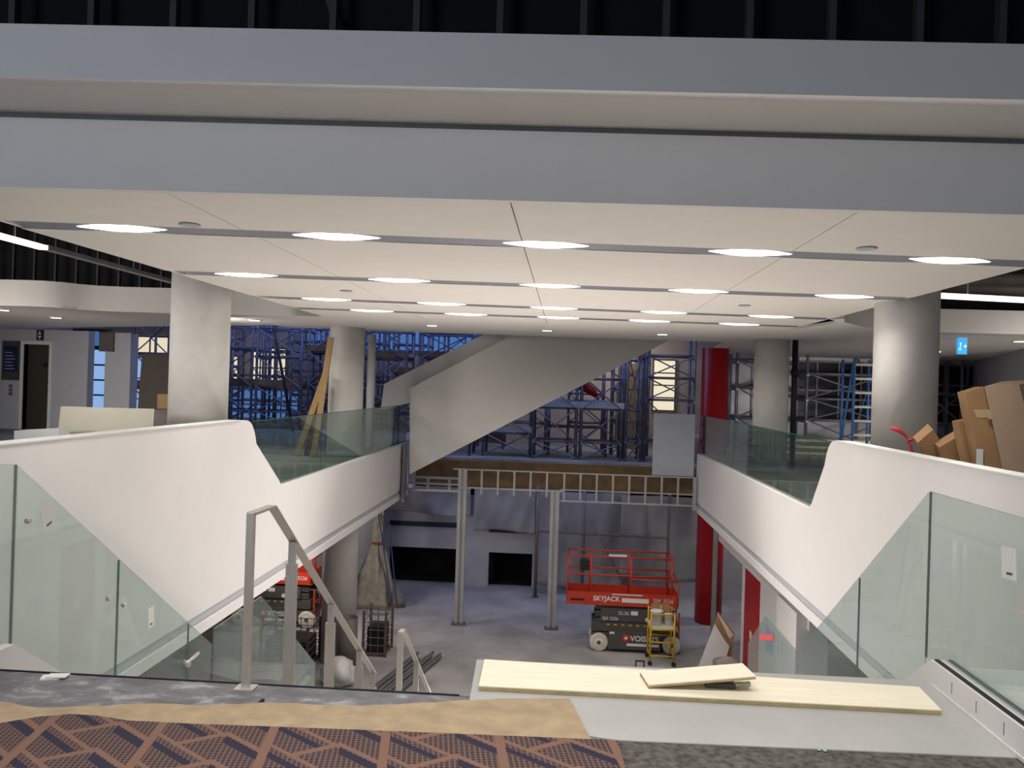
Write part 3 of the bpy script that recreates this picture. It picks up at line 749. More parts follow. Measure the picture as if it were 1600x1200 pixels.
obj('barrel', MB().tube(a, a.lerp(b, 0.7), 0.009, 10), mat('navy_plastic', (0.02, 0.02, 0.10), 0.4), t)
obj('cap', MB().tube(a.lerp(b, 0.7), b, 0.010, 10), BLACK, t)
gp = at(1283, 1170, 'Z', 0.013)
tag(obj('chalk_mark', MB().box(gp.x - 0.02, gp.x - 0.004, gp.y - 0.02, gp.y + 0.02, 0.0125, 0.0135).box(gp.x + 0.004, gp.x + 0.02, gp.y - 0.025, gp.y + 0.01, 0.0125, 0.0135), mat('teal_chalk', (0.30, 0.50, 0.42), 0.9)), 'small teal chalk mark on the white screed', 'mark')

# ================================================================== SLOPING STAIR WALL AT THE FAR END
YW = 21.5
t = thing('stair_enclosure', 'white sloping stair enclosure rising to the right across the far end of the void', 'staircase', (-4.0, 21.5, -0.7))
f1 = [at(640, 741, 'Y', YW), at(640, 607, 'Y', YW), at(790, 529, 'Y', YW), at(792, 500, 'Y', YW), at(1105, 500, 'Y', YW), at(1046, 532, 'Y', YW)]
obj('near_stringer', MB().slab([(p.x, YW, p.z) for p in f1], (0, 0.18, 0)), SOFFIT, t)
f2 = [at(595, 640, 'Y', 21.9), at(600, 600, 'Y', 21.9), at(765, 518, 'Y', 21.9), at(840, 480, 'Y', 21.9), at(900, 500, 'Y', 21.9), at(760, 600, 'Y', 21.9)]
obj('far_stringer', MB().slab([(p.x, 21.9, p.z) for p in f2], (0, 0.7, 0)), SOFFIT, t)
und = [(f1[0].x, f1[0].z), (f1[5].x, f1[5].z), (f1[4].x, f1[4].z), (f1[4].x, f1[4].z + 0.15), (f1[5].x, f1[5].z + 0.25), (f1[0].x, f1[0].z + 0.25)]
obj('soffit', MB().prism(und, 'Y', YW + 0.18, 21.9), SOFFIT, t)
tag(obj('steel_upright', MB().box(-4.14, -4.07, 21.15, 21.45, -1.45, 0.0), DSTUD), 'dark steel edge post where the left balcony glass meets the sloping wall', 'post')
tag(obj('gypsum_board', MB().box(2.24, 3.28, 21.32, 21.36, -0.55, 1.02), mat('pale_blue_board', (0.50, 0.53, 0.60), 0.8, var=0.04)), 'pale blue-grey board standing on the header beside the red column', 'board')

# ================================================================== STEEL HEADER FRAME
t = thing('stud_header', 'galvanised steel stud header with two tall posts across the far opening', 'stud frame', (-1.3, 21.0, -4.5))
YH = 21.0
def hx(px): return at(px, 740, 'Y', YH).x
zt = -0.535
obj('top_track', MB().box(hx(708), 3.30, YH - 0.04, YH + 0.04, zt - 0.03, zt), STUDM, t)
obj('lower_track', MB().box(hx(718), hx(880), YH - 0.04, YH + 0.04, -1.03, -0.99), STUDM, t)
obj('bottom_track', MB().box(hx(876), 3.30, YH - 0.04, YH + 0.04, -1.27, -1.23), STUDM, t)
obj('middle_track', MB().box(hx(876), 3.30, YH - 0.04, YH + 0.04, -0.99, -0.96), STUDM, t)
for i in range(5):
    x = hx(753 + i * 25.5); obj('stud', MB().box(x - 0.025, x + 0.025, YH - 0.035, YH + 0.035, -1.17, zt - 0.03), STUDM, t)
for i in range(8):
    x = hx(882 + i * 25.4); obj('stud', MB().box(x - 0.025, x + 0.025, YH - 0.035, YH + 0.035, -1.24, zt - 0.03), STUDM, t)
obj('stud', MB().box(3.22, 3.30, YH - 0.035, YH + 0.035, -1.36, zt - 0.03), STUDM, t)
for x0, zt2 in ((-2.55, zt - 0.03), (-0.20, -1.03)):
    ps = obj('post', MB().box(x0 - 0.11, x0 - 0.03, YH - 0.05, YH + 0.05, -4.5, zt2).box(x0 + 0.03, x0 + 0.11, YH - 0.05, YH + 0.05, -4.5, zt2).box(x0 - 0.04, x0 + 0.04, YH + 0.02, YH + 0.05, -4.5, zt2), STUDM, t)
    obj('foot_block', MB().box(x0 - 0.17, x0 + 0.17, YH - 0.09, YH + 0.09, -4.5, -4.44), PIPE, ps)
t = thing('stud_grid', 'low steel track framing under the slab edge left of the header', 'stud frame', (-3.4, 23.0, -1.5))
for z in (-1.05, -1.22, -1.40): obj('track', MB().box(-4.5, -2.65, 22.95, 23.05, z, z + 0.06), STUDM, t)
for x in (-4.4, -3.8, -3.2, -2.75): obj('stud', MB().box(x, x + 0.08, 22.96, 23.04, -1.40, -0.99), STUDM, t)

# ================================================================== TARPS IN THE LOWER HALL
def tarp(name, x0, x1, z0, z1, y, label, amp=0.10, seedv=1, m=TARP, cat='tarp'):
    rnd = random.Random(seedv)
    ph = [rnd.uniform(0, 6) for _ in range(6)]
    def fn(u, v):
        x = x0 + (x1 - x0) * u
        z = z0 + (z1 - z0) * v + 0.05 * math.sin(5 * u + ph[0]) * (1 - v)
        yy = y + amp * (math.sin(9 * u + ph[1] + 3 * v) * 0.5 + math.sin(23 * u + ph[2] - 5 * v) * 0.22 + math.sin(6 * v + ph[3] + 4 * u) * 0.3)
        return (x, yy, z)
    return tag(obj(name, MB().sheet(44, 18, fn, (0, 0.012, 0)), m), label, cat)
tarp('tarpaulin', -5.4, -2.75, -2.30, -1.48, 24.75, 'grey tarp hanging over the left dark opening of the lower hall', seedv=1)
tarp('tarpaulin', -2.65, -0.8, -2.75, -1.48, 24.75, 'grey tarp hanging between the two steel posts, over the second dark opening', seedv=2)
tarp('tarpaulin', -0.75, 1.9, -4.3, -1.48, 24.7, 'tall grey tarp hanging behind the orange scissor lift', 0.16, 3)
tarp('tarpaulin', 1.7, 4.2, -3.9, -1.48, 24.45, 'grey tarp sheet hanging at right beside the red column in the lower hall', 0.16, 4)
for i, (x, z0, z1, lab) in enumerate(((-0.72, -4.5, -1.2, 'dark vertical pipe standing beside the right steel post'), (0.62, -4.5, -1.3, 'dark vertical pipe behind the left end of the scissor lift'), (3.05, -4.5, -1.3, 'dark vertical pipe just left of the red column base'))):
    tag(obj('prop_pipe', MB().tube((x, 24.1, z0), (x, 24.1, z1), 0.05, 10).box(x - 0.10, x + 0.10, 24.03, 24.2, z0, z0 + 0.02), PIPE), lab, 'pipe', 'vertical pipes in the lower hall')
tag(obj('brace_pipe', MB().tube((-0.68, 23.95, -2.55), (3.0, 23.95, -2.6), 0.035, 8).tube((0.72, 23.90, -2.0), (2.0, 23.90, -4.3), 0.03, 8), PIPE), 'dark horizontal rail with a diagonal pipe in front of the grey tarps', 'pipe')
tag(obj('valance', MB().box(-5.3, -3.05, 25.12, 25.19, -2.76, -2.62), mat('navy_strip', (0.012, 0.014, 0.06), 0.6)), 'dark navy strip under the left grey tarp', 'strip')
tag(obj('valance', MB().box(-2.2, -0.9, 25.12, 25.19, -2.85, -2.7), bpy.data.materials['navy_strip']), 'dark navy strip under the tarp between the steel posts', 'strip')
# tied dust sheet
def sackprof(u, v):
    a = 2 * PI * u
    z = -4.5 + 3.1 * v
    r = (0.52 * (1 - v / 0.55) ** 0.8 + 0.10) if v < 0.55 else 0.10 + 0.10 * (v - 0.55)
    r *= 1 + 0.26 * math.sin(5 * a + 6 * v) + 0.16 * math.sin(11 * a - 7 * v) + 0.14 * math.sin(16 * v + 3 * a)
    return (-5.05 + 0.12 * v + r * math.cos(a), 22.3 + 0.5 * r * math.sin(a), z)
t = thing('dust_sheet', 'dusty olive sheet tied in a bundle, hanging beside the second left column', 'dust sheet', (-5.05, 22.3, -4.5))
m = MB(); g = [[m.bm.verts.new(sackprof(i / 40, j / 20)) for j in range(21)] for i in range(40)]
for i in range(40):
    for j in range(20): m.bm.faces.new((g[i][j], g[(i + 1) % 40][j], g[(i + 1) % 40][j + 1], g[i][j + 1])).smooth = True
m.bm.faces.new([g[i][0] for i in range(40)]); m.bm.faces.new([g[i][20] for i in range(40)])
obj('sheet', m, CANVAS, t)
obj('tie_rope', MB().lathe((-4.98, 22.3, -2.80), [(0.13, 0), (0.17, 0.03), (0.13, 0.06)], 16), mat('dull_red_rope', (0.22, 0.04, 0.04), 0.8), t)
obj('strap', MB().tube((-5.05, 22.2, -1.43), (-4.45, 22.0, -4.45), 0.02, 6).tube((-4.75, 22.2, -1.43), (-4.35, 22.1, -4.45), 0.02, 6), mat('blue_strap', (0.03, 0.04, 0.16), 0.7), t)

# ================================================================== SCISSOR LIFTS
def text(body, size, loc, m, parent, name='lettering', bold=0.0):
    c = bpy.data.curves.new(name, 'FONT'); c.body = body; c.size = size; c.extrude = 0.003; c.offset = bold; c.align_x = 'LEFT'
    tmp = bpy.data.objects.new(name, c); COL.objects.link(tmp)
    dg = bpy.context.evaluated_depsgraph_get()
    me = bpy.data.meshes.new_from_object(tmp.evaluated_get(dg))
    bpy.data.objects.remove(tmp); bpy.data.curves.remove(c)
    bm = bmesh.new(); bm.from_mesh(me); bpy.data.meshes.remove(me)
    R = Matrix.Rotation(PI / 2, 4, 'X'); R.translation = Vector(loc)
    bmesh.ops.transform(bm, matrix=R, verts=bm.verts[:])
    w = MB(); w.bm.free(); w.bm = bm
    return obj(name, w, m, parent)
def lift(x0, y0, label):
    """x0: left end of the platform, y0: near face; floor at -4.5"""
    F = -4.5
    L = 2.58; D = 0.82
    t = thing('scissor_lift', label, 'scissor lift', (x0 + L / 2, y0 + D / 2, F))
    X = lambda a: x0 + a
    ch = obj('chassis', MB().box(X(0.62), X(2.62), y0 + 0.06, y0 + D - 0.06, F + 0.20, F + 0.44).box(X(1.0), X(2.2), y0 + 0.005, y0 + D - 0.005, F + 0.08, F + 0.50), MGREY, t, bevel=0.01)
    for wx in (0.78, 2.46):
        for wy, s in ((y0 + 0.02, -1), (y0 + D - 0.16, 1)):
            w = obj('wheel', MB().lathe((X(wx), wy, F + 0.215), [(0.14, 0.0), (0.195, 0.0), (0.215, 0.025), (0.215, 0.115), (0.195, 0.14), (0.14, 0.14)], 28, 'Y'), RUBBER, t)
            obj('hub', MB().lathe((X(wx), wy, F + 0.215), [(0.05, -0.012), (0.12, 0.004), (0.135, 0.02), (0.135, 0.12)], 20, 'Y'), LABELW, w)
            obj('hub_cap', MB().lathe((X(wx), wy - 0.02, F + 0.215), [(0.045, 0.0), (0.05, 0.03)], 12, 'Y'), MGREY, w)
    obj('scissor_cover', MB().box(X(0.62), X(2.55), y0 + 0.05, y0 + D - 0.05, F + 0.47, F + 0.70), MGREY, t, bevel=0.01)
    for k in range(4):
        z = F + 0.70 + k * 0.085
        s = 1 if k % 2 else -1
        obj('scissor_arm', MB().bar((X(0.68), y0 + 0.10, z + 0.045 + s * 0.02), (X(2.5), y0 + 0.10, z + 0.045 - s * 0.02), 0.05, 0.075).bar((X(0.68), y0 + D - 0.10, z + 0.045 - s * 0.02), (X(2.5), y0 + D - 0.10, z + 0.045 + s * 0.02), 0.05, 0.075), MGREY, t)
    pf = obj('platform', MB().box(X(0.0), X(L), y0, y0 + D, F + 1.08, F + 1.14).box(X(0), X(L), y0, y0 + 0.02, F + 1.14, F + 1.38).box(X(0), X(L), y0 + D - 0.02, y0 + D, F + 1.14, F + 1.38).box(X(0), X(0.02), y0, y0 + D, F + 1.14, F + 1.38).box(X(L - .02), X(L), y0, y0 + D, F + 1.14, F + 1.38), RED, t)
    r = 0.021
    def railset(name, m): return obj(name, m, RED, t)
    for y in (y0 + 0.02, y0 + D - 0.02):
        for z in (F + 2.20, F + 1.78):
            m = MB().tube((X(0.02), y, z), (X(2.42), y, z), r, 8)
            railset('guard_rail', m)
        for xx in (0.02, 0.56, 1.48, 2.42): railset('rail_post', MB().tube((X(xx), y, F + 1.14), (X(xx), y, F + 2.20), r, 8))
    for z in (F + 2.20, F + 1.78):
        for xx in (0.02, 2.42): railset('guard_rail', MB().tube((X(xx), y0 + 0.02, z), (X(xx), y0 + D - 0.02, z), r, 8))
    obj('gate_rail', MB().tube((X(1.5), y0 - 0.01, F + 1.72), (X(2.56), y0 - 0.01, F + 1.70), r, 8).tube((X(2.56), y0 - 0.01, F + 1.14), (X(2.56), y0 - 0.01, F + 1.70), r, 8).tube((X(2.56), y0 - 0.01, F + 1.70), (X(2.56), y0 + D, F + 1.70), r, 8), RED, t)
    obj('control_box', MB().box(X(0.30), X(0.52), y0 + 0.10, y0 + 0.32, F + 1.85, F + 2.08), BLACK, t, bevel=0.015)
    obj('ladder', MB().box(X(2.60), X(2.64), y0 + 0.1, y0 + 0.14, F + 0.15, F + 0.95).box(X(2.60), X(2.64), y0 + D - 0.14, y0 + D - 0.1, F + 0.15, F + 0.95).box(X(2.60), X(2.64), y0 + 0.1, y0 + D - 0.1, F + 0.30, F + 0.33).box(X(2.60), X(2.64), y0 + 0.1, y0 + D - 0.1, F + 0.60, F + 0.63), RED, t)
    # decals and lettering on the near side
    text('SKYJACK', 0.155, (X(0.62), y0 - 0.004, F + 1.19), LABELW, pf, bold=0.004)
    obj('decal', MB().box(X(1.28), X(1.90), y0 - 0.006, y0, F + 1.17, F + 1.27), LABELW, pf)
    obj('stripe', MB().box(X(1.05), X(1.75), y0 - 0.005, y0, F + 1.335, F + 1.36), LABELW, pf)
    text('SJIII 3226', 0.125, (X(2.0), y0 - 0.004, F + 1.20), LABELW, pf)
    obj('decal', MB().box(X(0.10), X(0.42), y0 - 0.006, y0, F + 1.17, F + 1.22), BLACK, pf)
    sc = obj('scissor_guard', MB().box(X(0.80), X(2.30), y0 + 0.02, y0 + 0.05, F + 0.72, F + 1.02), MGREY, t)
    text('32-26', 0.11, (X(1.20), y0 + 0.014, F + 0.88), LABELW, sc)
    obj('decal', MB().box(X(1.50), X(1.66), y0 + 0.014, y0 + 0.02, F + 0.88, F + 0.97), LABELW, sc)
    text('SJIII 3226', 0.10, (X(0.84), y0 + 0.014, F + 0.75), LABELW, sc)
    obj('round_decal', MB().lathe((X(1.88), y0 + 0.012, F + 0.79), [(0.05, 0), (0.05, 0.008)], 16, 'Y'), LABELW, sc)
    for k in range(6): obj('caution_decal', MB().box(X(0.95 + k * 0.17), X(1.02 + k * 0.17), y0 + 0.045, y0 + 0.05, F + 0.62, F + 0.65), YEL, t)
    text('VOISIN\'S', 0.17, (X(1.50), y0 - 0.002, F + 0.29), LABELW, ch, bold=0.004)
    obj('logo_disc', MB().lathe((X(1.40), y0 - 0.004, F + 0.35), [(0.09, 0), (0.09, 0.008)], 24, 'Y'), RED, ch)
    obj('logo_disc', MB().lathe((X(1.40), y0 - 0.007, F + 0.35), [(0.035, 0), (0.035, 0.004)], 16, 'Y'), LABELW, ch)
    obj('decal', MB().box(X(1.42), X(2.16), y0 - 0.001, y0 + 0.006, F + 0.17, F + 0.23), LABELW, ch)
    obj('decal', MB().box(X(1.02), X(1.13), y0 - 0.001, y0 + 0.006, F + 0.43, F + 0.48), LABELW, ch)
    return t
L1 = lift(0.15, 19.4, 'orange-red scissor lift with white wheels, parked on the lower floor in the middle')
L2 = dup(L1, (-7.35, 20.4, -4.5), 0, 'second red scissor lift half hidden under the left balcony')
# strip lying on the rails
tag(obj('foam_strip', MB().box(1.10, 1.52, 19.39, 19.45, -2.276, -2.235), LABELW), 'white strip lying on the top rail of the middle scissor lift', 'strip')

# ================================================================== YELLOW SCAFFOLD CART WITH BUCKETS
t = thing('rolling_platform', 'small yellow rolling work platform in front of the scissor lift', 'work platform', (2.30, 18.75, -4.5))
F = -4.5; xa, xb, ya, yb = 2.03, 2.55, 18.62, 19.2
for x in (xa, xb):
    for y in (ya, yb):
        lg = obj('leg', MB().tube((x, y, F + 0.10), (x, y, F + (1.18 if True else 1)), 0.022, 8), YEL, t)
        obj('castor', MB().lathe((x, y - 0.02, F + 0.05), [(0.05, 0), (0.05, 0.04)], 14, 'Y'), BLACK, lg)
for z in (0.22, 0.52, 0.80, 1.14):
    obj('rung', MB().tube((xa, ya, F + z), (xb, ya, F + z), 0.018, 8), YEL, t)
    if z > 0.3: obj('rung', MB().tube((xa, yb, F + z), (xb, yb, F + z), 0.018, 8), YEL, t)
for x in (xa, xb):
    for z in (0.22, 0.78): obj('side_bar', MB().tube((x, ya, F + z), (x, yb, F + z), 0.018, 8), YEL, t)
obj('deck', MB().box(xa - 0.02, xb + 0.02, ya, yb, F + 0.82, F + 0.86), PALEB, t)
def bucket(x, y, z, label, s=1.0, group=None):
    t = thing('bucket', label, 'bucket', (x, y, z))
    obj('body', MB().lathe((x, y, z), [(0.115 * s, 0), (0.135 * s, 0.28 * s), (0.145 * s, 0.28 * s), (0.145 * s, 0.31 * s), (0.125 * s, 0.31 * s), (0.105 * s, 0.03)], 24), BUCK, t)
    pts = [Vector((x + 0.145 * s * math.cos(q), y - 0.06 * math.sin(q), z + 0.27 * s - 0.14 * s * math.sin(q))) for q in [PI * i / 10 for i in range(11)]]
    hm = MB()
    for a, b in zip(pts[:-1], pts[1:]): hm.tube(a, b, 0.005, 6)
    obj('handle', hm, MGREY, t)
    return t
bucket(2.17, 18.84, F + 0.862, 'white bucket standing on the yellow rolling platform')
bucket(2.44, 18.86, F + 0.862, 'smaller white tub beside the bucket on the yellow platform', 0.75)
t = thing('cardboard_box', 'small beige carton at the back of the yellow platform', 'box', (2.33, 19.12, F + .862))
obj('carton', MB().box(2.08, 2.50, 19.06, 19.17, F + 0.862, F + 1.24), CARD, t)
obj('box_tape', MB().box(2.27, 2.31, 19.055, 19.06, F + 0.87, F + 1.24), TAPE, t)
t = thing('trolley', 'small black trolley handle standing on the lower floor near the plywood', 'trolley', (1.72, 17.6, F))
obj('handle', MB().tube((1.63, 17.6, F), (1.63, 17.6, F + 0.42), 0.016, 8).tube((1.80, 17.6, F), (1.80, 17.6, F + 0.42), 0.016, 8).tube((1.62, 17.6, F + 0.42), (1.81, 17.6, F + 0.42), 0.018, 8), BLACK, t)
obj('base', MB().box(1.55, 1.88, 17.45, 17.9, F, F + 0.04), BLACK, t)

# ================================================================== UNDER THE LEFT BALCONY
def crate(x, y, w, d, h, label, rot=0):
    t = thing('wire_crate', label, 'wire crate', (x, y, F))
    m = MB()
    n = int(w / 0.13)
    for i in range(n + 1):
        xx = x - w / 2 + w * i / n
        m.tube((xx, y - d / 2, F + 0.05), (xx, y - d / 2, F + h), 0.009, 6)
        m.tube((xx, y + d / 2, F + 0.05), (xx, y + d / 2, F + h), 0.009, 6)
    for j in range(6):
        z = F + 0.08 + (h - 0.1) * j / 5
        m.tube((x - w / 2, y - d / 2, z), (x + w / 2, y - d / 2, z), 0.011, 6); m.tube((x - w / 2, y + d / 2, z), (x + w / 2, y + d / 2, z), 0.011, 6)
        m.tube((x - w / 2, y - d / 2, z), (x - w / 2, y + d / 2, z), 0.011, 6); m.tube((x + w / 2, y - d / 2, z), (x + w / 2, y + d / 2, z), 0.011, 6)
    obj('mesh_sides', m, PIPE, t)
    for sx in (-1, 1):
        for sy in (-1, 1): obj('corner_post', MB().box(x + sx * w / 2 - 0.025, x + sx * w / 2 + 0.025, y + sy * d / 2 - 0.025, y + sy * d / 2 + 0.025, F, F + h + 0.05), DECK, t)
    obj('base_tray', MB().box(x - w / 2, x + w / 2, y - d / 2, y + d / 2, F + 0.02, F + 0.05), DECK, t)
    obj('contents', MB().box(x - w / 2 + 0.06, x + w / 2 - 0.06, y - d / 2 + 0.1, y + d / 2 - 0.06, F + 0.05, F + h * 0.65), BLACK, t)
crate(-5.75, 17.6, 1.0, 0.9, 0.85, 'dark wire mesh crate left of the second left column, under the balcony')
crate(-4.08, 18.6, 0.50, 0.7, 0.95, 'dark wire mesh crate right of the second left column')
t = thing('cardboard_tube', 'grey cylindrical forming tube standing in front of the second left column', 'tube', (-4.45, 17.25, F))
obj('tube_wall', MB().lathe((-4.42, 17.2, F), [(0.21, 0), (0.21, 1.15), (0.19, 1.15), (0.19, 0.9)], 28), PIPE, t)
rb = random.Random(3)
for i in range(14):
    k, lay = i % 7, i // 7; yy = 15.95 + 0.04 * ((i * 3) % 5)
    x = -3.62 + 0.10 * k + lay * 0.05; z = F + 0.025 + lay * 0.052
    o = obj('steel_channel', MB().bar((x - 0.10, yy, z), (x - 0.10 + 0.22 * (L := rb.uniform(1.8, 2.6)), yy + L, z), 0.05, 0.048), DSTUD)
    tag(o, 'dark steel channel in the pile of lengths beside the lower handrail', 'steel length', 'steel channels in the floor pile')
def lump(x, y, rx, ry, h, m, label, name, cat):
    mm = MB()
    mm.ell((x, y, F + h * 0.48), rx, ry, h * 0.5, 26, 14)
    for v in mm.bm.verts:
        n = 1 + 0.22 * math.sin(13 * v.co.x + 9 * v.co.z) + 0.18 * math.sin(19 * v.co.y - 14 * v.co.z) + 0.10 * math.sin(31 * v.co.x - 23 * v.co.z)
        v.co = Vector((x + (v.co.x - x) * n, y + (v.co.y - y) * n, max(F, v.co.z)))
    return tag(obj(name, mm, m), label, cat)
lump(-4.35, 16.4, 0.32, 0.28, 0.60, BAGM, 'crumpled white plastic bag beside the handrail posts on the lower floor', 'plastic_bag', 'bag')
t = thing('board_stack', 'stack of pale boards lying behind the left lower glass', 'board stack', (-6.1, 15.8, F))
for k in range(5): obj('board', MB().box(-7.1 + 0.03 * k, -5.0 + 0.05 * math.sin(k * 2), 15.2, 16.5, F + 0.02 + k * 0.07, F + 0.075 + k * 0.07), (PAPER if k % 2 else DECKB), t)
tag(obj('plastic_sheeting', MB().sheet(20, 8, lambda u, v: (-6.9 + 1.7 * u, 15.3 + 0.9 * v, F + 0.44 + 0.05 * math.sin(9 * u) + 0.03 * math.sin(14 * v + 5 * u)), (0, 0, 0.01)), BAGM), 'crumpled clear sheeting on the stack of pale boards', 'sheeting')
tag(obj('drywall_partition', MB().box(-7.6, -5.3, 23.6, 23.7, F, -1.45), BOARDG), 'grey partition panel behind the second scissor lift', 'panel')
for i, x in enumerate((-5.9, -5.65)):
    tag(obj('steel_upright', MB().box(x, x + 0.10, 21.6, 21.7, F, -1.43), STUDM), ('galvanised post just right of the second scissor lift', 'galvanised post nearest the left side of the second left column')[i], 'post')

# ================================================================== RIGHT LOWER BOARDS
t = thing('leaning_board', 'white board leaning beside the right lower doorway, its top cut to a point', 'board', (3.2, 18.3, F))
obj('board_face', MB().slab([at(1090, 1045, 'Y', 18.0), at(1117, 975, 'Y', 18.0), at(1132, 1000, 'Y', 18.0), at(1140, 1010, 'Y', 18.0), at(1128, 1050, 'Y', 18.0)], (0, 0.02, 0)), PAPER, t)
t = thing('leaning_board', 'brown cardboard sheet leaning behind the white board by the red door', 'board', (3.5, 18.3, F))
obj('board_face', MB().slab([at(1096, 1045, 'Y', 18.15), at(1122, 955, 'Y', 18.15), at(1148, 990, 'Y', 18.15), at(1140, 1045, 'Y', 18.15)], (0, 0.02, 0)), CARD, t)
t = thing('leaning_board', 'narrow pale strip of board leaning on the brown cardboard by the red door', 'board', (3.6, 18.0, F))
obj('board_face', MB().slab([at(1120, 957, 'Y', 17.7), at(1127, 965, 'Y', 17.7), at(1146, 992, 'Y', 17.7), at(1140, 998, 'Y', 17.7)], (0, 0.03, 0)), PALEB, t)
lump(3.45, 17.2, 0.30, 0.35, 0.75, mat('grey_rubble_bag', (0.30, 0.27, 0.25), 0.8, var=0.3, scale=8), 'grey bulging sack between the leaning boards and the right lower glass', 'rubble_sack', 'sack')
tag(obj('wall_notice', MB().box(3.88, 3.9, 15.45, 15.95, -3.2, -2.75), mat('pale_blue_paper', (0.45, 0.55, 0.75), 0.7)), 'pale blue notice on the white lower wall behind the peaked glass', 'notice')

# ================================================================== CARTONS BEHIND THE RIGHT PARAPET
def carton(pix, Y, depth, label, m=CARD, tape=None, shift=(0, 0, 0)):
    """a tall flat carton with its broad face towards the landing; pix: face outline"""
    pts = [at(px, py, 'Y', Y) for px, py in pix]
    t = thing('cardboard_box', label, 'box', (sum(p.x for p in pts) / len(pts), Y, 0), 'cartons behind the right parapet')
    obj('carton', MB().slab(pts, depth), m, t)
    if tape:
        a = [at(px, py, 'Y', Y - 0.004) for px, py in tape]
        obj('tape', MB().slab(a, (0, 0.003, 0)), TAPE, t)
    return t
D = (0.30, 0.28, 0.06)
carton([(1538, 604), (1592, 601), (1700, 1010), (1628, 1010)], 8.0, D, 'tallest pale carton at the right, leaning, behind the right parapet', CARDL, [(1540, 640), (1548, 640), (1550, 655), (1544, 655)])
carton([(1509, 613), (1537, 604), (1626, 1010), (1588, 1010)], 8.05, (0.05, 0.28, 0.0), 'brown carton with a wide tape band, leaning against the tallest pale carton', CARD, [(1521, 640), (1546, 640), (1550, 653), (1527, 653)])
carton([(1498, 659), (1519, 655), (1600, 1000), (1562, 1000)], 8.35, (0.06, 0.28, 0.0), 'narrow brown carton with a torn white label, second in the leaning row', CARD)
carton([(1468, 699), (1500, 680), (1610, 960), (1570, 975)], 8.7, (0.05, 0.25, 0.03), 'low brown carton leaning between the leftmost carton and the narrow one', CARD)
carton([(1434, 692), (1458, 671), (1590, 880), (1555, 905)], 8.95, (0.05, 0.25, 0.05), 'leftmost small brown carton, tilted most, beside the column with the red arc', CARD)
lp = at(1531, 715, 'Y', 8.03)
tag(obj('torn_label', MB().box(lp.x - 0.03, lp.x + 0.03, 8.03, 8.034, lp.z - 0.09, lp.z + 0.08), PAPER), 'torn white label hanging on the brown cartons', 'label')

# ================================================================== LEFT BALCONY THINGS
def standing(pix, Y, label, m, name='board_sheet', cat='board', th=0.03, zbase=0.0):
    pts = [at(px, py, 'Y', Y) for px, py in pix]
    pts[-1].z = zbase; pts[-2].z = zbase
    return tag(obj(name, MB().slab(pts, (0, th, 0)), m), label, cat)
standing([(95, 635), (239, 639), (232, 700), (80, 700)], 9.2, 'large pale board standing just behind the left parapet', PALEB)
standing([(22, 673), (92, 669), (92, 720), (22, 720)], 8.6, 'low white board left of the large pale board, behind the parapet', PAPER, th=0.2)
standing([(222, 553), (268, 553), (262, 660), (212, 660)], 20.3, 'tall dark brown door panel leaning behind the front left column', mat('dark_brown_laminate', (0.085, 0.07, 0.06), 0.35), 'spare_door', 'door', 0.05)
standing([(246, 616), (264, 616), (266, 628), (246, 628)], 17.9, 'short light wooden block beside the front left column', TIMBER, 'timber_block', 'timber', 0.3, at(250, 640, 'Y', 17.6).z + 0.01)
standing([(236, 640), (264, 640), (264, 660), (236, 660)], 17.6, 'low grey workbench carrying the short wooden block', PIPE, 'workbench', 'bench', 0.8)
for i, (xt, yt, xb, lab, m) in enumerate(((517, 527, 498, 'longest pale timber plank leaning on the second left column', TIMBER), (508, 585, 482, 'shorter brown timber plank left of the longest leaning one', TIMBER), (503, 600, 490, 'short reddish timber plank between the two leaning planks', DECK))):
    a, b = at(xb, 660, 'Y', 17.0 + 0.14 * i), at(xt, yt, 'Y', 17.3 + 0.05 * i)
    d = (b - a) * (a.z / (b.z - a.z)); a = a - d
    tag(obj('timber_plank', MB().bar(a, b, 0.12, 0.05, (0, 1, 0)), m), lab, 'timber plank', 'planks leaning on the left column')

# lift lobby on the far left
YL = 22.0
struct('wall_left_lobby', MB().box(-20, -14.93, YL, YL + 0.3, 0, 2.75).box(-14.93, -14.2, YL, YL + 0.3, 2.34, 2.75).box(-14.2, -13.1, YL, YL + 0.3, 0, 2.75), LOBBYW)
d = struct('door_2', MB().box(-14.92, -14.58, YL + 0.16, YL + 0.2, 0, 2.34).box(-14.575, -14.21, YL + 0.14, YL + 0.18, 0, 2.34), ELEV)
obj('door_frame', MB().box(-15.02, -14.93, YL - 0.03, YL + 0.25, 0, 2.43).box(-14.20, -14.11, YL - 0.03, YL + 0.25, 0, 2.43).box(-14.93, -14.20, YL - 0.03, YL + 0.25, 2.34, 2.43), WHITE, d)
obj('door_sign', MB().box(-14.45, -14.34, YL + 0.125, YL + 0.14, 1.72, 1.84), BLACK, d)
t = thing('hall_lantern', 'black lift indicator with white up and down arrows above the lift door', 'sign', (-14.47, YL, 2.5))
obj('plate', MB().box(-14.56, -14.38, YL - 0.05, YL, 2.46, 2.82 - 0.08), BLACK, t)
obj('up_arrow', MB().prism([(-14.52, 2.62), (-14.42, 2.62), (-14.47, 2.72)], 'Y', YL - 0.056, YL - 0.05), LABELW, t)
obj('down_arrow', MB().prism([(-14.52, 2.58), (-14.42, 2.58), (-14.47, 2.48)], 'Y', YL - 0.056, YL - 0.05), LABELW, t)
t = thing('directory_board', 'grey wall directory with a dark blue screen left of the lift door', 'sign', (-15.28, YL, 1.35))
obj('panel', MB().box(-15.54, -15.04, YL - 0.04, YL - 0.004, 1.34, 2.42), MGREY, t)
sc = obj('screen', MB().box(-15.48, -15.08, YL - 0.046, YL - 0.04, 1.56, 2.28), mat('navy_screen', (0.02, 0.02, 0.10), 0.3), t)
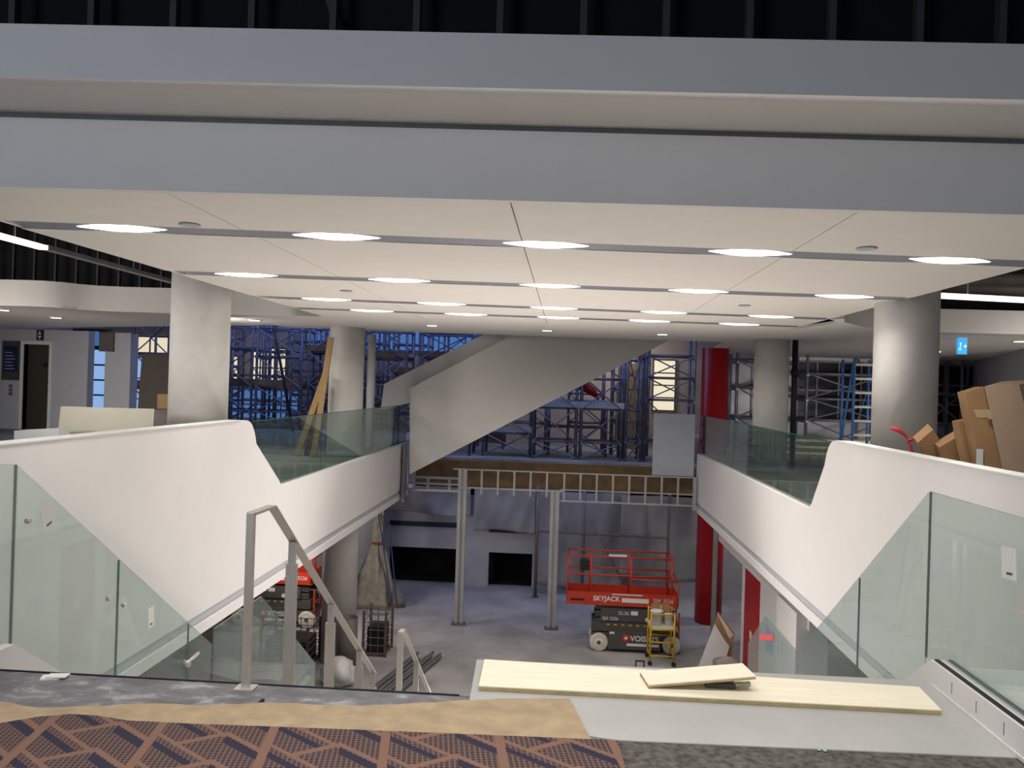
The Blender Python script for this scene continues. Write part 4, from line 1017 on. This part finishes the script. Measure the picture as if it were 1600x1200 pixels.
for k in range(6): obj('text_line', MB().box(-15.44, -15.16 - 0.04 * (k % 3), YL - 0.049, YL - 0.046, 1.64 + 0.09 * k, 1.66 + 0.09 * k), LOBBYW, sc)
t = thing('call_station', 'slim steel lift call panel on the wall under the directory', 'panel', (-15.28, YL, 0.95))
obj('plate', MB().box(-15.33, -15.24, YL - 0.02, YL, 0.92, 1.22), PIPE, t)
for z in (1.02, 1.12): obj('button', MB().lathe((-15.285, YL - 0.025, z), [(0.02, 0), (0.02, 0.006)], 12, 'Y'), LABELW, t)
struct('wall_left_pier', MB().box(-12.62, -11.9, 22.0, 22.4, 0, 2.76), LOBBYW)
tag(obj('ceiling_duct', MB().box(-12.75, -12.35, 21.9, 21.98, 2.2, 2.74).box(-12.75, -11.6, 21.9, 22.2, 2.72, 2.75), PIPE), 'short brown duct piece hanging under the lobby ceiling beside the grey pier', 'duct')
# windows on the left
def window(i, x0, x1, y, z0, z1, pm, fm, nx=0, nz=0, fw=0.06):
    w = struct('window_%d' % i, MB().box(x0, x1, y - 0.01, y + 0.01, z0, z1), pm)
    m = MB().box(x0 - fw, x0, y - 0.06, y + 0.04, z0 - fw, z1 + fw).box(x1, x1 + fw, y - 0.06, y + 0.04, z0 - fw, z1 + fw).box(x0, x1, y - 0.06, y + 0.04, z0 - fw, z0).box(x0, x1, y - 0.06, y + 0.04, z1, z1 + fw)
    for k in range(1, nx + 1): xx = x0 + (x1 - x0) * k / (nx + 1); m.box(xx - 0.025, xx + 0.025, y - 0.05, y - 0.012, z0, z1)
    for k in range(1, nz + 1): zz = z0 + (z1 - z0) * k / (nz + 1); m.box(x0, x1, y - 0.05, y - 0.012, zz - 0.025, zz + 0.025)
    obj('window_frame', m, fm, w)
    return w
window(1, -14.7, -13.66, 24.0, 0.05, 2.3, PALEW, GREENF, 1, 4)
window(2, -14.7, -13.66, 24.0, 2.42, 2.85, BLUEW, GREENF, 0, 0)
Yb = 32.9
def winpx(i, x0, x1, ya, yb, pm, fm=PIPE, nx=0, nz=0):
    a, b = at(x0, yb, 'Y', Yb), at(x1, ya, 'Y', Yb)
    return window(i, a.x, b.x, Yb, min(a.z, b.z), max(a.z, b.z), pm, fm, nx, nz)
winpx(3, 200, 268, 560, 655, PALEW, GREENF, 2, 2)
winpx(4, 202, 268, 528, 556, CREAMW, GREENF, 1, 0)
winpx(5, 393, 447, 546, 604, CREAMW, PIPE, 3, 1)
winpx(6, 352, 372, 558, 596, CREAMW, PIPE, 0, 0)
winpx(7, 350, 470, 612, 652, BLUEW, PIPE, 3, 1)  # blue-lit sheets, shown as added glowing panes
winpx(8, 480, 770, 512, 543, BLUEW, PIPE, 6, 0)  # blue-lit surface; its light is put in as added glowing panes
winpx(9, 1020, 1055, 564, 640, CREAMW, PIPE, 0, 3)
winpx(10, 985, 992, 560, 640, PALEW, PIPE, 0, 0)
# right lobby
struct('wall_right_lobby', MB().box(4.4, 14, 26.0, 26.25, 0, 2.8), LOBBYW)
window(11, 6.95, 10.2, 25.9, 0.9, 2.6, DGLASS, DSTUD, 4, 1, 0.05)
window(12, 10.7, 12.7, 25.9, 0.85, 2.6, DGLASS, DSTUD, 2, 2, 0.05)
window(13, 4.7, 6.6, 25.9, 0.9, 2.6, mat('dull_grey_pane', (0.16, 0.16, 0.19), 0.3), DSTUD, 1, 1, 0.05)
struct('wall_right_side', MB().prism([(12.2, 25.9), (9.95, 18.8), (20, 18.8), (20, 19.0), (10.25, 19.0), (12.4, 25.9)], 'Z', 0, 2.76), LOBBYW)
# exit sign
p = at(1503, 541, 'Y', 16.0)
t = thing('exit_sign', 'small glowing blue-green exit sign with running figure and arrow under the right ceiling', 'exit sign', (p.x, 16.0, p.z))
EX = glow('exit_panel_blue', (0.03, 0.35, 0.75), 0.9); EXW = glow('exit_panel_white', (0.6, 0.9, 1.0), 1.3)
obj('bracket', MB().box(p.x - 0.09, p.x + 0.09, 15.98, 16.06, p.z + 0.15, 2.754), LOBBYW, t)
pn = obj('panel', MB().box(p.x - 0.085, p.x + 0.085, 15.98, 16.03, p.z - 0.15, p.z + 0.15), EX, t)
obj('running_figure', MB().ell((p.x - 0.035, 15.977, p.z + 0.05), 0.014, 0.003, 0.016, 10, 6).bar((p.x - 0.035, 15.977, p.z + 0.03), (p.x - 0.045, 15.977, p.z - 0.03), 0.005, 0.022, (0, 1, 0)).bar((p.x - 0.045, 15.977, p.z - 0.03), (p.x - 0.02, 15.977, p.z - 0.08), 0.005, 0.014, (0, 1, 0)).bar((p.x - 0.045, 15.977, p.z - 0.03), (p.x - 0.07, 15.977, p.z - 0.08), 0.005, 0.014, (0, 1, 0)), EXW, pn)
obj('arrow', MB().bar((p.x + 0.01, 15.977, p.z), (p.x + 0.05, 15.977, p.z), 0.005, 0.025, (0, 1, 0)).prism([(p.x + 0.045, p.z - 0.035), (p.x + 0.045, p.z + 0.035), (p.x + 0.075, p.z)], 'Y', 15.974, 15.98), EXW, pn)
# blue rolling scaffold on the right
t = thing('platform_ladder', 'blue folding scaffold tower with pale rungs beside the nearest right column', 'scaffold tower', (5.95, 17.0, 0))
for x, y in ((5.72, 17.0), (6.25, 17.0), (5.72, 17.7), (6.25, 17.7)):
    obj('leg', MB().tube((x, y, 0), (x, y, 2.36), 0.028, 8), LADB, t)
for k in range(8):
    z = 0.25 + 0.28 * k
    obj('rung', MB().box(5.74, 6.23, 16.98, 17.02, z, z + 0.045), PALEB, t)
obj('stay', MB().tube((5.70, 17.0, 2.3), (5.45, 17.1, 0.0), 0.022, 8), LADB, t)
obj('cross_brace', MB().tube((5.72, 17.35, 0.4), (6.25, 17.35, 2.2), 0.012, 6), LADB, t)
t = thing('lumber_stack', 'low stack of pale lumber on the right balcony floor behind the black pipe', 'lumber', (7.0, 22.0, 0))
for k in range(6): obj('board', MB().box(5.2, 8.9 - 0.1 * k, 21.6 + 0.02 * k, 22.5, 0.08 * k, 0.08 * k + 0.07), (PALEB if k % 2 else TIMBER), t)

# ================================================================== SCAFFOLDING
def scaffold(x0, x1, y0, y1, z0, levels, label, m=SCAF, decks=(), braces=True, dm=DECK, seedv=0, top=None):
    t = thing('scaffold_bay', label, 'scaffold', ((x0 + x1) / 2, (y0 + y1) / 2, z0), 'scaffolding in the atrium')
    top = top or levels[-1] + 0.55
    for x in (x0, x1):
        for y in (y0, y1): obj('standard', MB().tube((x, y, z0), (x, y, top), 0.045, 8), m, t)
    for z in levels:
        for y in (y0, y1): obj('ledger', MB().tube((x0 - 0.04, y, z), (x1 + 0.04, y, z), 0.036, 8), m, t)
        for x in (x0, x1): obj('transom', MB().tube((x, y0 - 0.1, z - 0.05), (x, y1 + 0.1, z - 0.05), 0.034, 8), m, t)
    if braces:
        for i, (za, zb) in enumerate(zip([z0 + 0.05] + list(levels[:-1]), levels)):
            y = y0 - 0.05
            obj('cross_brace', MB().tube((x0, y, za), (x1, y, zb), 0.022, 6).tube((x1, y - 0.05, za), (x0, y - 0.05, zb), 0.022, 6), m, t)
    for z in decks:
        obj('deck', MB().box(x0 - 0.05, x1 + 0.05, y0 + 0.05, y1 - 0.05, z + 0.03, z + 0.08), dm, t)
        obj('toe_board', MB().box(x0 - 0.08, x1 + 0.08, y0 - 0.06, y0 - 0.03, z + 0.03, z + 0.22), dm, t)
    return t
FY = 25.9
scaffold(-14.0, -12.9, 26.2, 27.5, 0, (1.2, 2.3, 3.3), 'scaffold bay at far left in front of the pale blue windows', decks=(1.2,))
scaffold(-11.6, -10.0, FY, FY + 1.2, 0, (0.55, 1.35, 2.55, 3.25), 'scaffold bay just right of the front left column, above a dark plank deck', decks=(1.35,))
scaffold(-9.85, -8.4, FY, FY + 1.2, 0, (0.55, 1.35, 2.3, 3.2), 'scaffold bay in front of the cream lit windows', decks=(1.35,))
scaffold(-8.25, -7.0, FY + 0.3, FY + 1.5, 0, (0.6, 1.5, 2.5, 3.3), 'scaffold bay just left of the second left column', decks=(2.5,))
scaffold(-6.6, -5.1, FY + 0.3, FY + 1.5, 0, (0.6, 1.5, 2.35, 3.25), 'scaffold bay seen between the second left column and the slim post', decks=(2.35,))
scaffold(-4.6, -3.0, FY + 0.3, FY + 1.5, -0.65, (0.6, 1.5, 2.4, 3.2), 'scaffold bay rising behind the top of the sloping stair wall', decks=(2.4,))
scaffold(-12.0, -10.8, 29.0, 30.2, 0, (0.8, 1.7, 2.6, 3.6), 'rear scaffold bay farthest left behind the plank deck', SCAFG, seedv=2)
scaffold(-10.3, -8.9, 29.0, 30.2, 0, (0.8, 1.7, 2.6, 3.6), 'rear scaffold bay close in front of the cream windows', SCAFG)
scaffold(-8.6, -7.4, 29.0, 30.2, 0, (0.9, 1.8, 2.7, 3.6), 'rear scaffold bay left of the leaning timber planks', SCAFG)
scaffold(-6.9, -5.4, 29.0, 30.2, 0, (0.9, 1.8, 2.7, 3.6), 'rear scaffold bay behind the slim white post', SCAFG)
zs = -0.65
scaffold(-2.6, -1.1, 26.4, 27.6, zs, (0.1, 0.95, 1.9), 'scaffold bay under the sloping stair wall, left of the red tarp', SCAFG, decks=(0.1,), dm=DECKB)
scaffold(-1.0, 0.35, 26.2, 27.4, zs, (-0.1, 0.95, 1.9, 2.7), 'scaffold bay under the sloping stair wall, in front of the red tarp', SCAFG, decks=(0.95,), dm=DECKB)
scaffold(0.5, 1.75, 26.2, 27.4, zs, (-0.1, 0.95, 1.9, 2.7), 'scaffold bay right of the red tarp, with a pale blue deck', SCAFG, decks=(0.95,), dm=DECKB)
scaffold(1.9, 2.35, 26.2, 27.4, zs, (0.0, 0.95, 2.7), 'narrow scaffold bay left of the cream window at right', SCAFG)
scaffold(2.5, 4.0, 26.4, 27.4, zs, (0.0, 1.3, 2.0, 2.7), 'scaffold bay in front of the cream window beside the red column', SCAFG)
scaffold(-2.2, -0.7, 29.5, 30.5, zs, (0.3, 1.2), 'rear scaffold bay low under the sloping stair wall', SCAFG)
scaffold(4.75, 6.3, 23.6, 24.6, 0, (0.9, 1.75, 2.5), 'scaffold bay between the red column and the second right column', SCAFG, top=2.72)
scaffold(6.75, 8.9, 23.9, 24.9, 0, (0.9, 1.5, 2.2), 'scaffold bay in front of the dark right window', SCAFG, top=2.72)
scaffold(10.2, 11.2, 24.4, 25.3, 0, (0.9, 1.75), 'scaffold bay in front of the right window behind the nearest right column', SCAFG, top=2.72)
pa, pb = at(455, 660, 'Y', 24.6), at(428, 512, 'Y', 24.6); pa = pa + (pa - pb) * (pa.z / (pb.z - pa.z))
scaffold(-12.9, -11.5, 28.0, 28.6, 0, (1.0, 2.0, 3.0), 'middle scaffold bay right behind the front left column edge', SCAFG)
scaffold(-9.3, -8.1, 27.6, 28.5, 0, (0.4, 1.1, 1.9, 2.9), 'middle scaffold bay between the cream windows and the black leaning pole')
scaffold(-7.7, -6.2, 27.8, 28.6, 0, (0.8, 1.6, 2.9), 'middle scaffold bay directly behind the second left column', decks=(0.8,))
scaffold(-5.9, -4.7, 28.0, 28.8, 0, (0.7, 1.9, 2.9), 'middle scaffold bay right of the slim white post', SCAFG, decks=(1.9,))
scaffold(-4.4, -3.2, 29.6, 30.6, zs, (0.7, 1.6, 2.7, 3.6), 'rear scaffold bay just left of the sloping stair wall top', SCAFG)
scaffold(0.1, 1.3, 28.9, 29.7, zs, (0.4, 1.4, 2.4), 'rear scaffold bay behind the red tarp', SCAFG)
scaffold(1.6, 2.8, 28.6, 29.4, zs, (0.5, 1.6, 2.6), 'rear scaffold bay behind the brown hoarding strip', SCAFG)
tag(obj('prop_pole', MB().tube(pa, pb, 0.045, 8), BLACK), 'long black pole leaning in front of the left scaffolding', 'pole')
# red tarp on a scaffold deck
def redt(u, v):
    x = -0.45 + 1.55 * u
    h = 1.0 * math.sin(PI * min(1, 0.15 + 0.85 * u)) ** 0.6 + 0.07 * math.sin(14 * u) + 0.05 * math.sin(9 * v + 7 * u)
    return (x, 27.75 + 0.55 * v, 1.12 + max(0.02, h * (0.4 + 0.6 * math.sin(PI * min(1.0, 0.2 + v * 0.8)))))
scaffold(-0.55, 1.35, 27.65, 28.40, zs, (0.3, 1.0), 'low scaffold bay behind, whose deck holds the red tarp', SCAFG, decks=(1.0,), braces=False, dm=DECKB, top=1.02)
tag(obj('red_tarp', MB().sheet(24, 12, redt, (0, 0, 0.015)), mat('red_tarpaulin', (0.50, 0.015, 0.01), 0.5, var=0.2, scale=5)), 'crumpled red tarp heaped on a scaffold deck under the sloping stair wall', 'tarp')
# hoardings behind the scaffolding
for x0, x1, z0, z1, y, m, lab in ((-7.0, -2.5, 0.6, 2.7, 32.2, BTARP, 'orange beige hoarding behind the scaffolding between the column and sloping wall'), (-2.4, 1.9, -0.65, 2.4, 32.0, BTARP, 'pale beige hoarding below the sloping stair wall'),
                                (1.95, 2.6, -0.65, 2.6, 31.8, BROWN, 'brown hoarding strip left of the cream window beside the red column')):
    tag(obj('hoarding', MB().box(x0, x1, y, y + 0.05, z0 if z0 < 0 else 0.0, z1), m), lab, 'hoarding', 'hoardings behind the scaffolding')
for o in bpy.data.objects:
    if '_base' in o: del o['_base']
